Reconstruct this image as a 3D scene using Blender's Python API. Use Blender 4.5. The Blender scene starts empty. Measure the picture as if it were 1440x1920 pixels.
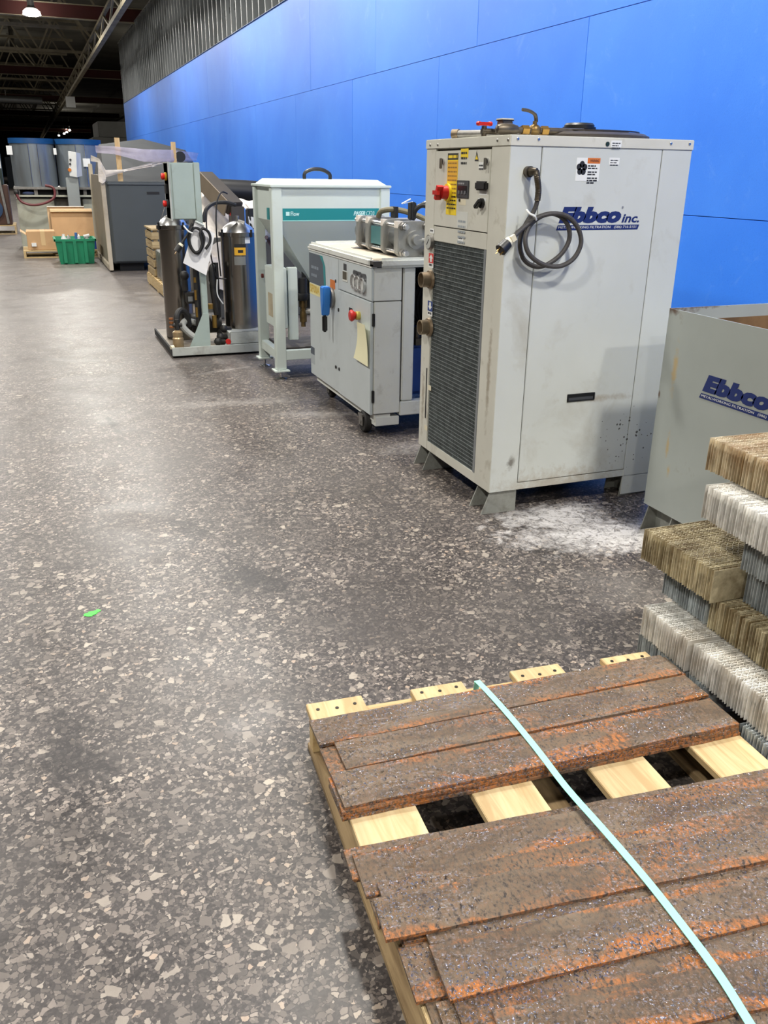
import bpy, bmesh, math, random
from mathutils import Vector, Matrix
random.seed(7)
scene = bpy.context.scene
col = scene.collection
rad = math.radians

# ------------------------------------------------------------------ camera
CAM_H = 1.442                      # eye height, metres; wall runs along +y at x = 3.7
FPX = 1606.8                       # focal length in pixels of the 1440 x 1920 frame
AX = Vector((0.93200739, -0.36220971, 0.01289784))     # camera right
AY = Vector((-0.12254782, -0.34842064, -0.92929279))   # camera down
AZ = Vector((0.34109275, 0.86452714, -0.36911862))     # camera forward
cd = bpy.data.cameras.new('camera')
cam = bpy.data.objects.new('camera', cd)
col.objects.link(cam)
mw = Matrix.Identity(4)
for i in range(3):
    mw[i][0] = AX[i]; mw[i][1] = -AY[i]; mw[i][2] = -AZ[i]
mw[2][3] = CAM_H
cam.matrix_world = mw
cd.sensor_fit = 'VERTICAL'
cd.sensor_height = 36.0
cd.lens = FPX / 1920.0 * 36.0
cd.clip_start = 0.05
cd.clip_end = 400
scene.camera = cam

# ------------------------------------------------------------------ world, exposure
w = bpy.data.worlds.new('hall_air')
w.use_nodes = True
w.node_tree.nodes['Background'].inputs[0].default_value = (0.8, 0.9, 1.0, 1)
w.node_tree.nodes['Background'].inputs[1].default_value = 0.15
scene.world = w
vs = scene.view_settings
vs.view_transform = 'Standard'
vs.look = 'None'
vs.gamma = 1.0
vs.use_curve_mapping = False
vs.exposure = -0.12
LAMP_W = 340.0                     # power of one high bay lamp
LAMP_RIGHT = [(3.05, -4.5, 5.6), (2.55, -0.4, 5.6), (1.7, 4.4, 5.6), (1.6, 9.6, 5.6), (1.3, 15.2, 5.6), (1.0, 22.0, 5.6)]
LAMP_LEFT_AND_FILL = [(-2.7, y, 5.6) for y in (-6.0, 0.0, 6.0, 12.0, 18.0, 24.0, 32.0, 40.0, 50.0, 60.0)] + [(9.0, 42.0, 5.6), (9.0, 56.0, 5.6)]  # far end of the row and the pair past the wall are added fill
LAMP_FAR = [(0.725, 30.16, 5.5), (5.55, 119.0, 5.5), (5.5, 126.0, 5.5), (5.4, 131.5, 5.5), (5.0, 139.5, 5.5)]

# ------------------------------------------------------------------ helpers
def S(r, g, b, a=1.0):
    def f(c):
        c = c / 255.0
        return c / 12.92 if c <= 0.04045 else ((c + 0.055) / 1.055) ** 2.4
    return (f(r), f(g), f(b), a)

def ray(px, py):
    return AX * ((px - 720) / FPX) + AY * ((py - 960) / FPX) + AZ
def on_x(px, py, X):               # where the sight line meets the plane x = X
    d = ray(px, py); return Vector((0, 0, CAM_H)) + d * (X / d.x)
def on_y(px, py, Y):
    d = ray(px, py); return Vector((0, 0, CAM_H)) + d * (Y / d.y)
def on_z(px, py, Z=0.0):
    d = ray(px, py); return Vector((0, 0, CAM_H)) + d * ((Z - CAM_H) / d.z)

class MB:
    """collects shapes, then becomes one mesh"""
    def __init__(s): s.v = []; s.f = []
    def add(s, vs_, fs):
        o = len(s.v); s.v += [tuple(p) for p in vs_]; s.f += [[i + o for i in f] for f in fs]; return s
    def box(s, x0, x1, y0, y1, z0, z1):
        return s.add([(x0,y0,z0),(x1,y0,z0),(x1,y1,z0),(x0,y1,z0),(x0,y0,z1),(x1,y0,z1),(x1,y1,z1),(x0,y1,z1)],
                     [(0,3,2,1),(4,5,6,7),(0,1,5,4),(1,2,6,5),(2,3,7,6),(3,0,4,7)])
    def obox(s, c, d, m):          # box of size d at c, turned by the 3x3 matrix m
        m = m.to_3x3(); c = Vector(c); pts = []
        for sz in (-.5, .5):
            for sx, sy in ((-.5,-.5),(.5,-.5),(.5,.5),(-.5,.5)):
                pts.append(c + m @ Vector((sx*d[0], sy*d[1], sz*d[2])))
        return s.add(pts, [(0,3,2,1),(4,5,6,7),(0,1,5,4),(1,2,6,5),(2,3,7,6),(3,0,4,7)])
    def bar(s, p, q, wd, hg, up=(0,0,1)):      # rectangular bar from p to q
        p = Vector(p); q = Vector(q); d = (q - p); L = d.length; d.normalize(); u = Vector(up)
        if abs(d.dot(u)) > .99: u = Vector((1,0,0))
        r = d.cross(u).normalized(); u = r.cross(d)
        m = Matrix((r, d, u)).transposed()
        return s.obox((p + q) / 2, (wd, L, hg), m)
    def cyl(s, p, q, r0, r1=None, n=16, caps=True):
        r1 = r0 if r1 is None else r1
        p = Vector(p); q = Vector(q); d = (q - p).normalized()
        a = d.orthogonal().normalized(); b = d.cross(a); pts = []
        for c, r in ((p, r0), (q, r1)):
            for i in range(n):
                t = 2*math.pi*i/n; pts.append(c + a*(r*math.cos(t)) + b*(r*math.sin(t)))
        fs = [(i, (i+1) % n, n+(i+1) % n, n+i) for i in range(n)]
        if caps: fs += [tuple(range(n-1,-1,-1)), tuple(range(n, 2*n))]
        return s.add(pts, fs)
    def tube(s, pts, r, n=8, closed=False):
        pts = [Vector(p) for p in pts]; N = len(pts); out = []; fs = []; a = None
        for i, p in enumerate(pts):
            if closed: d = pts[(i+1) % N] - pts[i-1]
            else: d = pts[min(i+1, N-1)] - pts[max(i-1, 0)]
            d.normalize()
            if a is None: a = d.orthogonal().normalized()
            a = (a - d*a.dot(d)).normalized(); b = d.cross(a)
            rr = r[i] if isinstance(r, (list, tuple)) else r
            for k in range(n):
                t = 2*math.pi*k/n; out.append(p + a*(rr*math.cos(t)) + b*(rr*math.sin(t)))
        for i in range(N if closed else N-1):
            j = (i+1) % N
            for k in range(n): fs.append((i*n+k, i*n+(k+1) % n, j*n+(k+1) % n, j*n+k))
        if not closed: fs += [tuple(range(n-1,-1,-1)), tuple(range((N-1)*n, N*n))]
        return s.add(out, fs)
    def prism(s, poly, axis, a, b):            # polygon (in the two other axes, cyclic order) pushed from a to b
        def P(u, v, t):
            return {'x': (t, u, v), 'y': (u, t, v), 'z': (u, v, t)}[axis]
        n = len(poly); pts = [P(u, v, a) for u, v in poly] + [P(u, v, b) for u, v in poly]
        fs = [(i, (i+1) % n, n+(i+1) % n, n+i) for i in range(n)] + [tuple(range(n-1,-1,-1)), tuple(range(n, 2*n))]
        return s.add(pts, fs)
    def lathe(s, prof, c=(0,0,0), n=24, axis='z'):
        pts = []; fs = []; m = len(prof)
        for i in range(n):
            t = 2*math.pi*i/n
            for r, z in prof:
                x, y = r*math.cos(t), r*math.sin(t)
                p = {'z': (x, y, z), 'x': (z, x, y), 'y': (x, z, y)}[axis]
                pts.append((p[0]+c[0], p[1]+c[1], p[2]+c[2]))
        for i in range(n):
            j = (i+1) % n
            for k in range(m-1): fs.append((i*m+k, j*m+k, j*m+k+1, i*m+k+1))
        return s.add(pts, fs)
    def ball(s, c, r, n=12, sc=(1,1,1)):
        h = n//2; prof = [(max(r*math.sin(math.pi*i/h), 1e-5), -r*math.cos(math.pi*i/h)) for i in range(h+1)]
        o = len(s.v); s.lathe(prof, (0,0,0), n)
        for i in range(o, len(s.v)):
            x, y, z = s.v[i]; s.v[i] = (x*sc[0]+c[0], y*sc[1]+c[1], z*sc[2]+c[2])
        return s
    def frame(s, x0, x1, z0, z1, wd, y0, y1):   # picture-frame ring in the xz plane
        s.box(x0, x1, y0, y1, z0, z0+wd); s.box(x0, x1, y0, y1, z1-wd, z1)
        s.box(x0, x0+wd, y0, y1, z0+wd, z1-wd); s.box(x1-wd, x1, y0, y1, z0+wd, z1-wd); return s
    def mesh(s, name, off=(0,0,0), bevel=0, smooth=35, recalc=True):
        me = bpy.data.meshes.new(name)
        ox, oy, oz = off
        me.from_pydata([(a-ox, b-oy, c-oz) for a, b, c in s.v], [], s.f)
        if recalc or bevel:
            bm = bmesh.new(); bm.from_mesh(me)
            bmesh.ops.remove_doubles(bm, verts=bm.verts, dist=1e-6)
            if recalc: bmesh.ops.recalc_face_normals(bm, faces=bm.faces)
            if bevel:
                es = [e for e in bm.edges if len(e.link_faces) == 2 and e.calc_face_angle(0) > 0.6]
                bmesh.ops.bevel(bm, geom=es, offset=bevel, segments=2, affect='EDGES', clamp_overlap=True)
            bm.to_mesh(me); bm.free()
        me.shade_smooth(); me.set_sharp_from_angle(angle=rad(smooth))
        return me

def curve_pts(pts, k=6, closed=False):          # Catmull-Rom through the points
    pts = [Vector(p) for p in pts]; N = len(pts); out = []
    for i in range(N if closed else N-1):
        g = lambda j: pts[j % N] if closed else pts[max(0, min(N-1, j))]
        p0, p1, p2, p3 = g(i-1), g(i), g(i+1), g(i+2)
        for a in range(k):
            t = a/k
            out.append(.5*((2*p1) + (p2-p0)*t + (2*p0-5*p1+4*p2-p3)*t*t + (3*p1-p0-3*p2+p3)*t**3))
    if not closed: out.append(pts[-1])
    return out

class Thing:
    """an Empty at the thing's base that parents its parts"""
    def __init__(s, name, label, cat, loc=(0,0,0), rotz=0.0, group=None):
        s.o = bpy.data.objects.new(name, None); col.objects.link(s.o)
        s.o.empty_display_size = .1
        s.loc = Vector(loc); s.o.location = loc; s.o.rotation_euler = (0, 0, rotz)
        s.o['label'] = label; s.o['category'] = cat
        if group: s.o['group'] = group
    def part(s, name, mb, mat, parent=None, label=None, bevel=0, smooth=35, world=True, recalc=True):
        me = mb.mesh(name, tuple(s.loc) if world else (0,0,0), bevel, smooth, recalc) if isinstance(mb, MB) else mb
        return s.link(name, me, mat, parent, label)
    def link(s, name, me, mat, parent=None, label=None):
        if mat and not me.materials: me.materials.append(mat)
        o = bpy.data.objects.new(name, me); col.objects.link(o); o.parent = parent or s.o
        if label: o['label'] = label
        return o
    def text(s, name, txt, org, u, v, width, height, mat, shear=0.0, bold=0.0, parent=None, spacing=1.0):
        return s.link(name, text_mesh(txt, Vector(org)-s.loc, u, v, width, height, shear, bold, spacing), mat, parent)

def single(name, mb, mat, label, cat, loc=(0,0,0), rot=(0,0,0), group=None, bevel=0, smooth=35, recalc=True):
    me = mb.mesh(name, (0,0,0), bevel, smooth, recalc) if isinstance(mb, MB) else mb
    if mat and not me.materials: me.materials.append(mat)
    o = bpy.data.objects.new(name, me); col.objects.link(o); o.location = loc; o.rotation_euler = rot
    o['label'] = label; o['category'] = cat
    if group: o['group'] = group
    return o

def struct(name, mb, mat, parent=None, label=None, bevel=0, recalc=True):
    me = mb.mesh(name, (0,0,0), bevel, 35, recalc) if isinstance(mb, MB) else mb
    if mat and not me.materials: me.materials.append(mat)
    o = bpy.data.objects.new(name, me); col.objects.link(o)
    if parent: o.parent = parent
    else: o['kind'] = 'structure'
    if label: o['label'] = label
    return o

def copy_tree(o, parent=None):
    c = o.copy(); col.objects.link(c); c.parent = parent
    for ch in list(o.children): copy_tree(ch, c)
    return c

def text_mesh(txt, org, u, v, width, height, shear=0.0, bold=0.0, spacing=1.0):
    """flat lettering fitted into width x height, starting at org, along u (reading) and v (up)"""
    cu = bpy.data.curves.new('lettering', 'FONT'); cu.body = txt; cu.shear = shear; cu.offset = bold
    cu.space_character = spacing; cu.resolution_u = 3; cu.fill_mode = 'FRONT'
    ob = bpy.data.objects.new('lettering_tmp', cu); col.objects.link(ob)
    dg = bpy.context.evaluated_depsgraph_get(); dg.update()
    me = bpy.data.meshes.new_from_object(ob.evaluated_get(dg))
    bpy.data.objects.remove(ob); 
    xs = [p.co.x for p in me.vertices]; ys = [p.co.y for p in me.vertices]
    x0, x1, y0, y1 = min(xs), max(xs), min(ys), max(ys)
    org = Vector(org); u = Vector(u); v = Vector(v)
    for p in me.vertices:
        p.co = org + u*((p.co.x-x0)/(x1-x0)*width) + v*((p.co.y-y0)/(y1-y0)*height)
    me.materials.clear()
    return me

# ------------------------------------------------------------------ materials
def nodes_of(name):
    m = bpy.data.materials.new(name); m.use_nodes = True
    nt = m.node_tree; return m, nt, nt.nodes['Principled BSDF']
def N(nt, typ, **kw):
    n = nt.nodes.new(typ)
    for k, val in kw.items():
        if k.startswith('i_'): 
            key = k[2:].replace('_', ' ')
            n.inputs[int(key) if key.isdigit() else key].default_value = val
        else: setattr(n, k, val)
    return n
def mixc(nt, fac, a, b, mode='MIX'):
    n = nt.nodes.new('ShaderNodeMix'); n.data_type = 'RGBA'; n.blend_type = mode
    for sock, val in ((n.inputs[0], fac), (n.inputs[6], a), (n.inputs[7], b)):
        if hasattr(val, 'is_output') or hasattr(val, 'links') and not isinstance(val, (tuple, float)): nt.links.new(val, sock)
        else: sock.default_value = val
    return n.outputs[2]
def ramp(nt, src, stops, interp='LINEAR'):
    r = nt.nodes.new('ShaderNodeValToRGB'); r.color_ramp.interpolation = interp
    el = r.color_ramp.elements
    while len(el) < len(stops): el.new(0.5)
    for e, (p, c) in zip(el, stops):
        e.position = p; e.color = c if isinstance(c, tuple) else (c, c, c, 1)
    nt.links.new(src, r.inputs[0]); return r.outputs[0]
def math_(nt, op, a, b=None, clamp=False):
    n = nt.nodes.new('ShaderNodeMath'); n.operation = op; n.use_clamp = clamp
    for sock, val in zip(n.inputs, (a, b)):
        if val is None: continue
        if isinstance(val, (int, float)): sock.default_value = val
        else: nt.links.new(val, sock)
    return n.outputs[0]
def coords(nt, scale=(1,1,1), rnd=True):
    tc = N(nt, 'ShaderNodeTexCoord'); mp = N(nt, 'ShaderNodeMapping'); mp.inputs['Scale'].default_value = scale
    nt.links.new(tc.outputs['Object'], mp.inputs[0])
    if rnd:
        oi = N(nt, 'ShaderNodeObjectInfo'); ml = N(nt, 'ShaderNodeVectorMath', operation='SCALE')
        ml.inputs[0].default_value = (17.3, 9.1, 23.7); nt.links.new(oi.outputs['Random'], ml.inputs['Scale'])
        nt.links.new(ml.outputs[0], mp.inputs['Location'])
    return mp.outputs[0]
def noise(nt, vec, scale, detail=4, rough=.55, dist=0.0):
    n = N(nt, 'ShaderNodeTexNoise'); n.inputs['Scale'].default_value = scale; n.inputs['Detail'].default_value = detail
    n.inputs['Roughness'].default_value = rough; n.inputs['Distortion'].default_value = dist
    nt.links.new(vec, n.inputs['Vector']); return n.outputs['Fac']
def bump(nt, bs, h, strength, dist=.01):
    b = N(nt, 'ShaderNodeBump'); b.inputs['Strength'].default_value = strength; b.inputs['Distance'].default_value = dist
    nt.links.new(h, b.inputs['Height']); nt.links.new(b.outputs[0], bs.inputs['Normal'])

MATS = {}
def paint(name, rgb, rough=.45, metal=0.0, var=.12, vscale=4.0, dirt=None, dirt_amt=.5, dirt_scale=3.0, dirt_cut=(.55, .75), bmp=0.0, bscale=60.0, stretch=(1,1,1)):
    if name in MATS: return MATS[name]
    m, nt, bs = nodes_of(name); c = S(*rgb); v = coords(nt, stretch)
    lo = tuple(x*(1-var) for x in c[:3])+(1,); hi = tuple(min(1, x*(1+var)) for x in c[:3])+(1,)
    n1 = noise(nt, v, vscale, 5)
    out = mixc(nt, ramp(nt, n1, [(.3, 0.0), (.7, 1.0)]), lo, hi)
    if dirt:
        n2 = noise(nt, v, dirt_scale, 8, .65, .4)
        f = ramp(nt, n2, [(dirt_cut[0], 0.0), (dirt_cut[1], dirt_amt)])
        out = mixc(nt, f, out, S(*dirt))
    nt.links.new(out, bs.inputs['Base Color'])
    bs.inputs['Roughness'].default_value = rough; bs.inputs['Metallic'].default_value = metal
    if bmp: bump(nt, bs, noise(nt, v, bscale, 4), bmp, .002)
    MATS[name] = m; return m
def flat(name, rgb, rough=.5, metal=0.0):
    if name in MATS: return MATS[name]
    m, nt, bs = nodes_of(name); bs.inputs['Base Color'].default_value = S(*rgb)
    bs.inputs['Roughness'].default_value = rough; bs.inputs['Metallic'].default_value = metal
    MATS[name] = m; return m
def glow(name, rgb, strength):
    m, nt, bs = nodes_of(name)
    bs.inputs['Base Color'].default_value = S(*rgb)
    bs.inputs['Emission Color'].default_value = S(*rgb); bs.inputs['Emission Strength'].default_value = strength
    MATS[name] = m; return m
def wood(name, rgb, dark, rough=.7, along='y'):
    m, nt, bs = nodes_of(name)
    sc = {'x': (.09, 1, 1), 'y': (1, .09, 1), 'z': (1, 1, .09)}[along]
    v = coords(nt, sc)
    wv = noise(nt, v, 38, 4, .6, 1.2); big = noise(nt, v, 7, 3, .5, .5)
    c = mixc(nt, ramp(nt, wv, [(.35, 0.0), (.65, 1.0)]), S(*dark), S(*rgb))
    c = mixc(nt, ramp(nt, big, [(.35, .35), (.7, 0.0)]), c, S(*[int(k*.72) for k in dark]))
    nt.links.new(c, bs.inputs['Base Color']); bs.inputs['Roughness'].default_value = rough
    bump(nt, bs, wv, .25, .002); MATS[name] = m; return m

BLACK = flat('black_plastic', (24, 24, 25), .45)
RUBBER = flat('black_rubber', (22, 22, 23), .65)
DARKGREY = flat('dark_grey_plastic', (62, 64, 68), .5)
WHITE = flat('white_label', (226, 228, 226), .55)
CREAM = flat('cream_plastic', (222, 214, 188), .5)
INK = flat('black_ink', (30, 30, 32), .6)
REDP = flat('red_plastic', (186, 34, 30), .4)
YELLOWP = flat('yellow_label', (236, 205, 40), .5)
AMBER = flat('amber_label', (226, 172, 48), .5)
ORANGEP = flat('orange_label', (205, 112, 40), .5)
BRASS = paint('brass', (176, 138, 72), .35, .9, .15, 30)
STEEL = paint('bright_steel', (200, 200, 200), .25, 1.0, .08, 12)
DULLSTEEL = paint('dull_steel', (140, 138, 134), .45, .85, .2, 18, (90, 76, 60), .5, 9)
PIPE = paint('oily_pipe', (92, 84, 72), .4, .7, .25, 30, (60, 48, 36), .6, 14)
CORD = paint('cord_rubber', (66, 63, 61), .6, 0, .2, 80)
NAVY = flat('navy_ink', (22, 40, 100), .5)
DARKVOID = flat('dark_interior', (20, 21, 23), .7)

# ------------------------------------------------------------------ the hall: floor, walls, roof
def floor_material():
    m, nt, bs = nodes_of('terrazzo_floor'); L = nt.links.new
    tc = N(nt, 'ShaderNodeTexCoord'); v0 = tc.outputs['Object']
    def warped(amount, sc):
        nz = N(nt, 'ShaderNodeTexNoise'); nz.inputs['Scale'].default_value = sc; nz.inputs['Detail'].default_value = 2
        L(v0, nz.inputs['Vector'])
        sb = N(nt, 'ShaderNodeVectorMath', operation='SUBTRACT'); L(nz.outputs['Color'], sb.inputs[0]); sb.inputs[1].default_value = (.5, .5, .5)
        ml = N(nt, 'ShaderNodeVectorMath', operation='SCALE'); L(sb.outputs[0], ml.inputs[0]); ml.inputs['Scale'].default_value = amount
        ad = N(nt, 'ShaderNodeVectorMath', operation='ADD'); L(v0, ad.inputs[0]); L(ml.outputs[0], ad.inputs[1]); return ad.outputs[0]
    def chips(vec, scale, lo, hi, edge0, edge1):
        vo = N(nt, 'ShaderNodeTexVoronoi', voronoi_dimensions='2D'); vo.inputs['Scale'].default_value = scale; L(vec, vo.inputs['Vector'])
        ed = N(nt, 'ShaderNodeTexVoronoi', voronoi_dimensions='2D', feature='DISTANCE_TO_EDGE'); ed.inputs['Scale'].default_value = scale; L(vec, ed.inputs['Vector'])
        sp = N(nt, 'ShaderNodeSeparateColor'); L(vo.outputs['Color'], sp.inputs[0])
        pick = ramp(nt, sp.outputs[0], [(lo, 0.0), (hi, 1.0)], 'LINEAR')
        body = ramp(nt, ed.outputs['Distance'], [(edge0, 0.0), (edge1, 1.0)])
        mask = math_(nt, 'MULTIPLY', pick, body)
        return mask, sp.outputs[1], sp.outputs[2]
    big = noise(nt, v0, .55, 5, .6, .5)
    mid = noise(nt, v0, 3.2, 6, .65, .3)
    fine = noise(nt, v0, 150, 3, .6)
    base = mixc(nt, ramp(nt, mid, [(.3, 0.0), (.7, 1.0)]), S(40, 38, 39), S(70, 65, 64))
    base = mixc(nt, ramp(nt, fine, [(.40, 0.0), (.70, .45)]), base, S(96, 90, 87))
    w1 = warped(.016, 60); w2 = warped(.008, 120)
    k2, r2, q2 = chips(w2, 150, .34, .46, .05, .12)
    c2 = ramp(nt, r2, [(.0, S(66, 62, 61)), (.5, S(96, 90, 86)), (.85, S(136, 127, 119)), (1.0, S(178, 168, 155))])
    out = mixc(nt, k2, base, c2)
    k1, r1, q1 = chips(w1, 78, .52, .58, .06, .11)
    c1 = ramp(nt, r1, [(.0, S(88, 83, 79)), (.4, S(118, 110, 103)), (.75, S(150, 140, 131)), (.93, S(188, 178, 164)), (1.0, S(186, 166, 146))])
    out = mixc(nt, k1, out, c1)
    k0, r0, q0 = chips(warped(.02, 38), 36, .89, .92, .09, .13)
    c0 = ramp(nt, r0, [(.0, S(104, 97, 92)), (.5, S(142, 133, 124)), (1.0, S(196, 186, 170))])
    out = mixc(nt, k0, out, c0)
    # traffic grime: a dull film that hides the chips in places
    film = ramp(nt, noise(nt, v0, 1.3, 8, .72, .8), [(.44, 0.0), (.64, .7)])
    out = mixc(nt, film, out, S(84, 80, 77))
    out = mixc(nt, ramp(nt, big, [(.35, .30), (.6, 0.0)]), out, S(50, 48, 48))
    # greyer and more even with distance along the hall
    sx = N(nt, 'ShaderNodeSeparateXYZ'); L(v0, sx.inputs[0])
    far_grey = ramp(nt, math_(nt, 'DIVIDE', sx.outputs[1], 20.0), [(.15, 0.0), (.5, .55)])
    out = mixc(nt, far_grey, out, S(118, 112, 107))
    # spilt things: dark wet stains, white powder
    def blob(cx, cy, rx, ry, ang=0.0):
        mp = N(nt, 'ShaderNodeMapping', vector_type='TEXTURE'); mp.inputs['Location'].default_value = (cx, cy, 0)
        mp.inputs['Rotation'].default_value = (0, 0, ang); mp.inputs['Scale'].default_value = (rx, ry, 1); L(v0, mp.inputs[0])
        ln = N(nt, 'ShaderNodeVectorMath', operation='LENGTH'); L(mp.outputs[0], ln.inputs[0]); return ln.outputs['Value']
    pn = noise(nt, v0, 14, 8, .75, .6)
    streak = ramp(nt, noise(nt, v0, 24, 7, .75, 1.2), [(.36, .12), (.52, 1.0)])
    def spill(cur, blobs, color, amt, soft, ns, grain=None, end=1.0):
        for b in blobs:
            d = math_(nt, 'ADD', blob(*b), math_(nt, 'MULTIPLY', math_(nt, 'SUBTRACT', pn, .5), ns))
            fm = ramp(nt, d, [(soft, amt), (end, 0.0)])
            if grain: fm = math_(nt, 'MULTIPLY', fm, grain)
            cur = mixc(nt, fm, cur, color)
        return cur
    out = spill(out, [(-.07, 2.03, .12, .30, .15), (.46, 3.5, .09, .24, .2), (.30, 5.3, .035, .26, .1), (1.45, 9.2, .6, .7, 0), (.62, 2.9, .16, .3, .4)], S(44, 41, 42), .72, .35, 3.6, None, .75)
    out = spill(out, [(2.15, 2.80, .52, .22, -.25), (2.05, 3.08, .35, .16, 0), (2.30, 2.45, .14, .28, .2), (1.85, 7.0, .3, .2, 0)], S(236, 234, 230), 1.0, .25, 2.2, streak)
    out = spill(out, [(1.60, 5.08, .40, .11, -.25), (1.25, 6.55, .42, .04, .35), (1.05, 5.55, .55, .12, -.1), (1.85, 4.25, .28, .14, .2)], S(168, 164, 158), .6, -.2, 3.0, streak)
    out = spill(out, [(1.9, 2.35, .22, .30, .3)], S(150, 146, 140), .35, .1, 2.4)
    out = mixc(nt, 1.0, out, (.80, .79, .80, 1), 'MULTIPLY')
    L(out, bs.inputs['Base Color'])
    rg = ramp(nt, mid, [(.3, .30), (.7, .46)])
    L(rg, bs.inputs['Roughness'])
    bs.inputs['Specular IOR Level'].default_value = .32
    bump(nt, bs, math_(nt, 'ADD', k1, math_(nt, 'MULTIPLY', fine, .8)), .12, .002)
    return m

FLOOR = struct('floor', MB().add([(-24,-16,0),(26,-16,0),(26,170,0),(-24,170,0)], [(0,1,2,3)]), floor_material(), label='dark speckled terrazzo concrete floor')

def blue_material():
    m, nt, bs = nodes_of('blue_plywood_paint')
    v = coords(nt, (1,1,1))
    a = noise(nt, v, .8, 4, .6, .3); b = noise(nt, v, 9, 6, .7, .2); c = noise(nt, v, 160, 3, .6)
    o = mixc(nt, ramp(nt, a, [(.3, 0.0), (.7, 1.0)]), S(40, 112, 222), S(56, 128, 232))
    o = mixc(nt, ramp(nt, b, [(.60, 0.0), (.80, .25)]), o, S(112, 160, 232))
    o = mixc(nt, ramp(nt, c, [(.30, .25), (.45, 0.0)]), o, S(28, 88, 190))
    oi = N(nt, 'ShaderNodeObjectInfo'); o = mixc(nt, math_(nt, 'MULTIPLY', oi.outputs['Random'], .16), o, S(86, 142, 226))
    sc_ = noise(nt, v, 2.2, 9, .78, 1.0); o = mixc(nt, ramp(nt, sc_, [(.58, 0.0), (.72, .3)]), o, S(124, 168, 232))
    sp = noise(nt, v, 5.0, 9, .8, .1)
    o = mixc(nt, ramp(nt, sp, [(.735, 0.0), (.75, .6)]), o, S(20, 40, 90))
    nt.links.new(o, bs.inputs['Base Color']); bs.inputs['Roughness'].default_value = .42
    bump(nt, bs, math_(nt, 'ADD', c, math_(nt, 'MULTIPLY', a, 2.0)), .12, .004)
    return m
BLUE = blue_material()
WX = 3.70
WALL = struct('wall_right', MB().box(WX+.013, WX+.12, -16, 36.3, 0, 3.66), flat('wall_backing', (30, 34, 44), .8), label='long blue plywood wall under bare metal studs')
gap = .0018
for row, (z0, off) in enumerate(((0, 1.1), (1.22, 2.18), (2.44, 1.42))):
    y = -16 + off - 2.44; k = 0
    while y < 36.3:
        a, b = max(y, -16), min(y+2.44, 36.3)
        if b - a > .05:
            p = struct('plywood_panel', MB().box(0, .013, -(b-a)/2+gap, (b-a)/2-gap, gap, 1.22-gap), BLUE, WALL, bevel=.0012)
            p.location = (WX + random.uniform(-.0015, .0005), (a+b)/2, z0)
        y += 2.44

# bare galvanised studs on top of the plywood, with punched holes
def stud_mesh(h):
    mb = MB(); d = .15; t = .0015; fl = .042; hw = .04; hh = .10
    holes = [.42, 1.03, 1.64]
    zc = 0
    for hz in holes:                                   # web in the xz plane, facing along the wall
        mb.box(0, d, 0, t, zc, hz-hh/2); mb.box(0, d/2-hw/2, 0, t, hz-hh/2, hz+hh/2); mb.box(d/2+hw/2, d, 0, t, hz-hh/2, hz+hh/2); zc = hz+hh/2
    mb.box(0, d, 0, t, zc, h)
    mb.box(0, t, t, fl, 0, h); mb.box(d-t, d, t, fl, 0, h)
    return mb.mesh('stud')
GALV = paint('galvanised_stud', (150, 154, 156), .38, .75, .22, 3, (80, 84, 86), .5, 2.5, stretch=(1, 1, .3))
sm = stud_mesh(1.96); sm.materials.append(GALV)
y = 8.0
while y < 36.2:
    o = struct('stud', sm, GALV, WALL); o.location = (WX-.02, y, 3.66); o.rotation_euler = (0, 0, random.uniform(-.03, .03))
    y += .406
struct('stud_track', MB().box(WX-.022, WX+.132, 8, 36.3, 3.658, 3.6615).box(WX-.022, WX+.132, 8, 36.3, 5.62, 5.66), GALV, WALL)
struct('stud_backing', MB().box(WX+.135, WX+.15, 8, 36.3, 3.0, 5.66), paint('grey_backing_board', (84, 88, 90), .7, 0, .25, 1.2, (50, 54, 56), .6, .9), WALL)

CONC = paint('painted_hall_wall', (150, 150, 146), .8, 0, .15, .6)
struct('wall_left', MB().box(-24.2, -24, -16, 170, 0, 8.6), CONC, label='far side wall of the hall')
struct('wall_back', MB().box(-24, 26, -16.2, -16, 0, 8.6), CONC, label='end wall behind the camera')
struct('wall_far', MB().box(-24, 26, 170, 170.2, 0, 8.6), paint('dark_far_wall', (52, 54, 54), .9, 0, .3, .3), label='distant dark end wall')
struct('wall_side', MB().box(26, 26.2, -16, 170, 0, 8.6), paint('dark_far_wall', (52, 54, 54)), label='distant wall beyond the blue partition')
ROOFM = paint('dark_roof_deck', (104, 102, 92), .9, 0, .3, .5, (50, 48, 44), .6, .4)  # dark grey deck with random darker blotches
CEIL = struct('ceiling', MB().box(-24, 26, -16, 170, 8.5, 8.62), ROOFM, label='dark roof deck above steel trusses')
for k in range(11):                                     # purlins carry the deck along the hall
    x = -23 + k*4.6
    struct('purlin', MB().box(x-.06, x+.06, -16, 170, 8.28, 8.5), ROOFM, CEIL)

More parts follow.
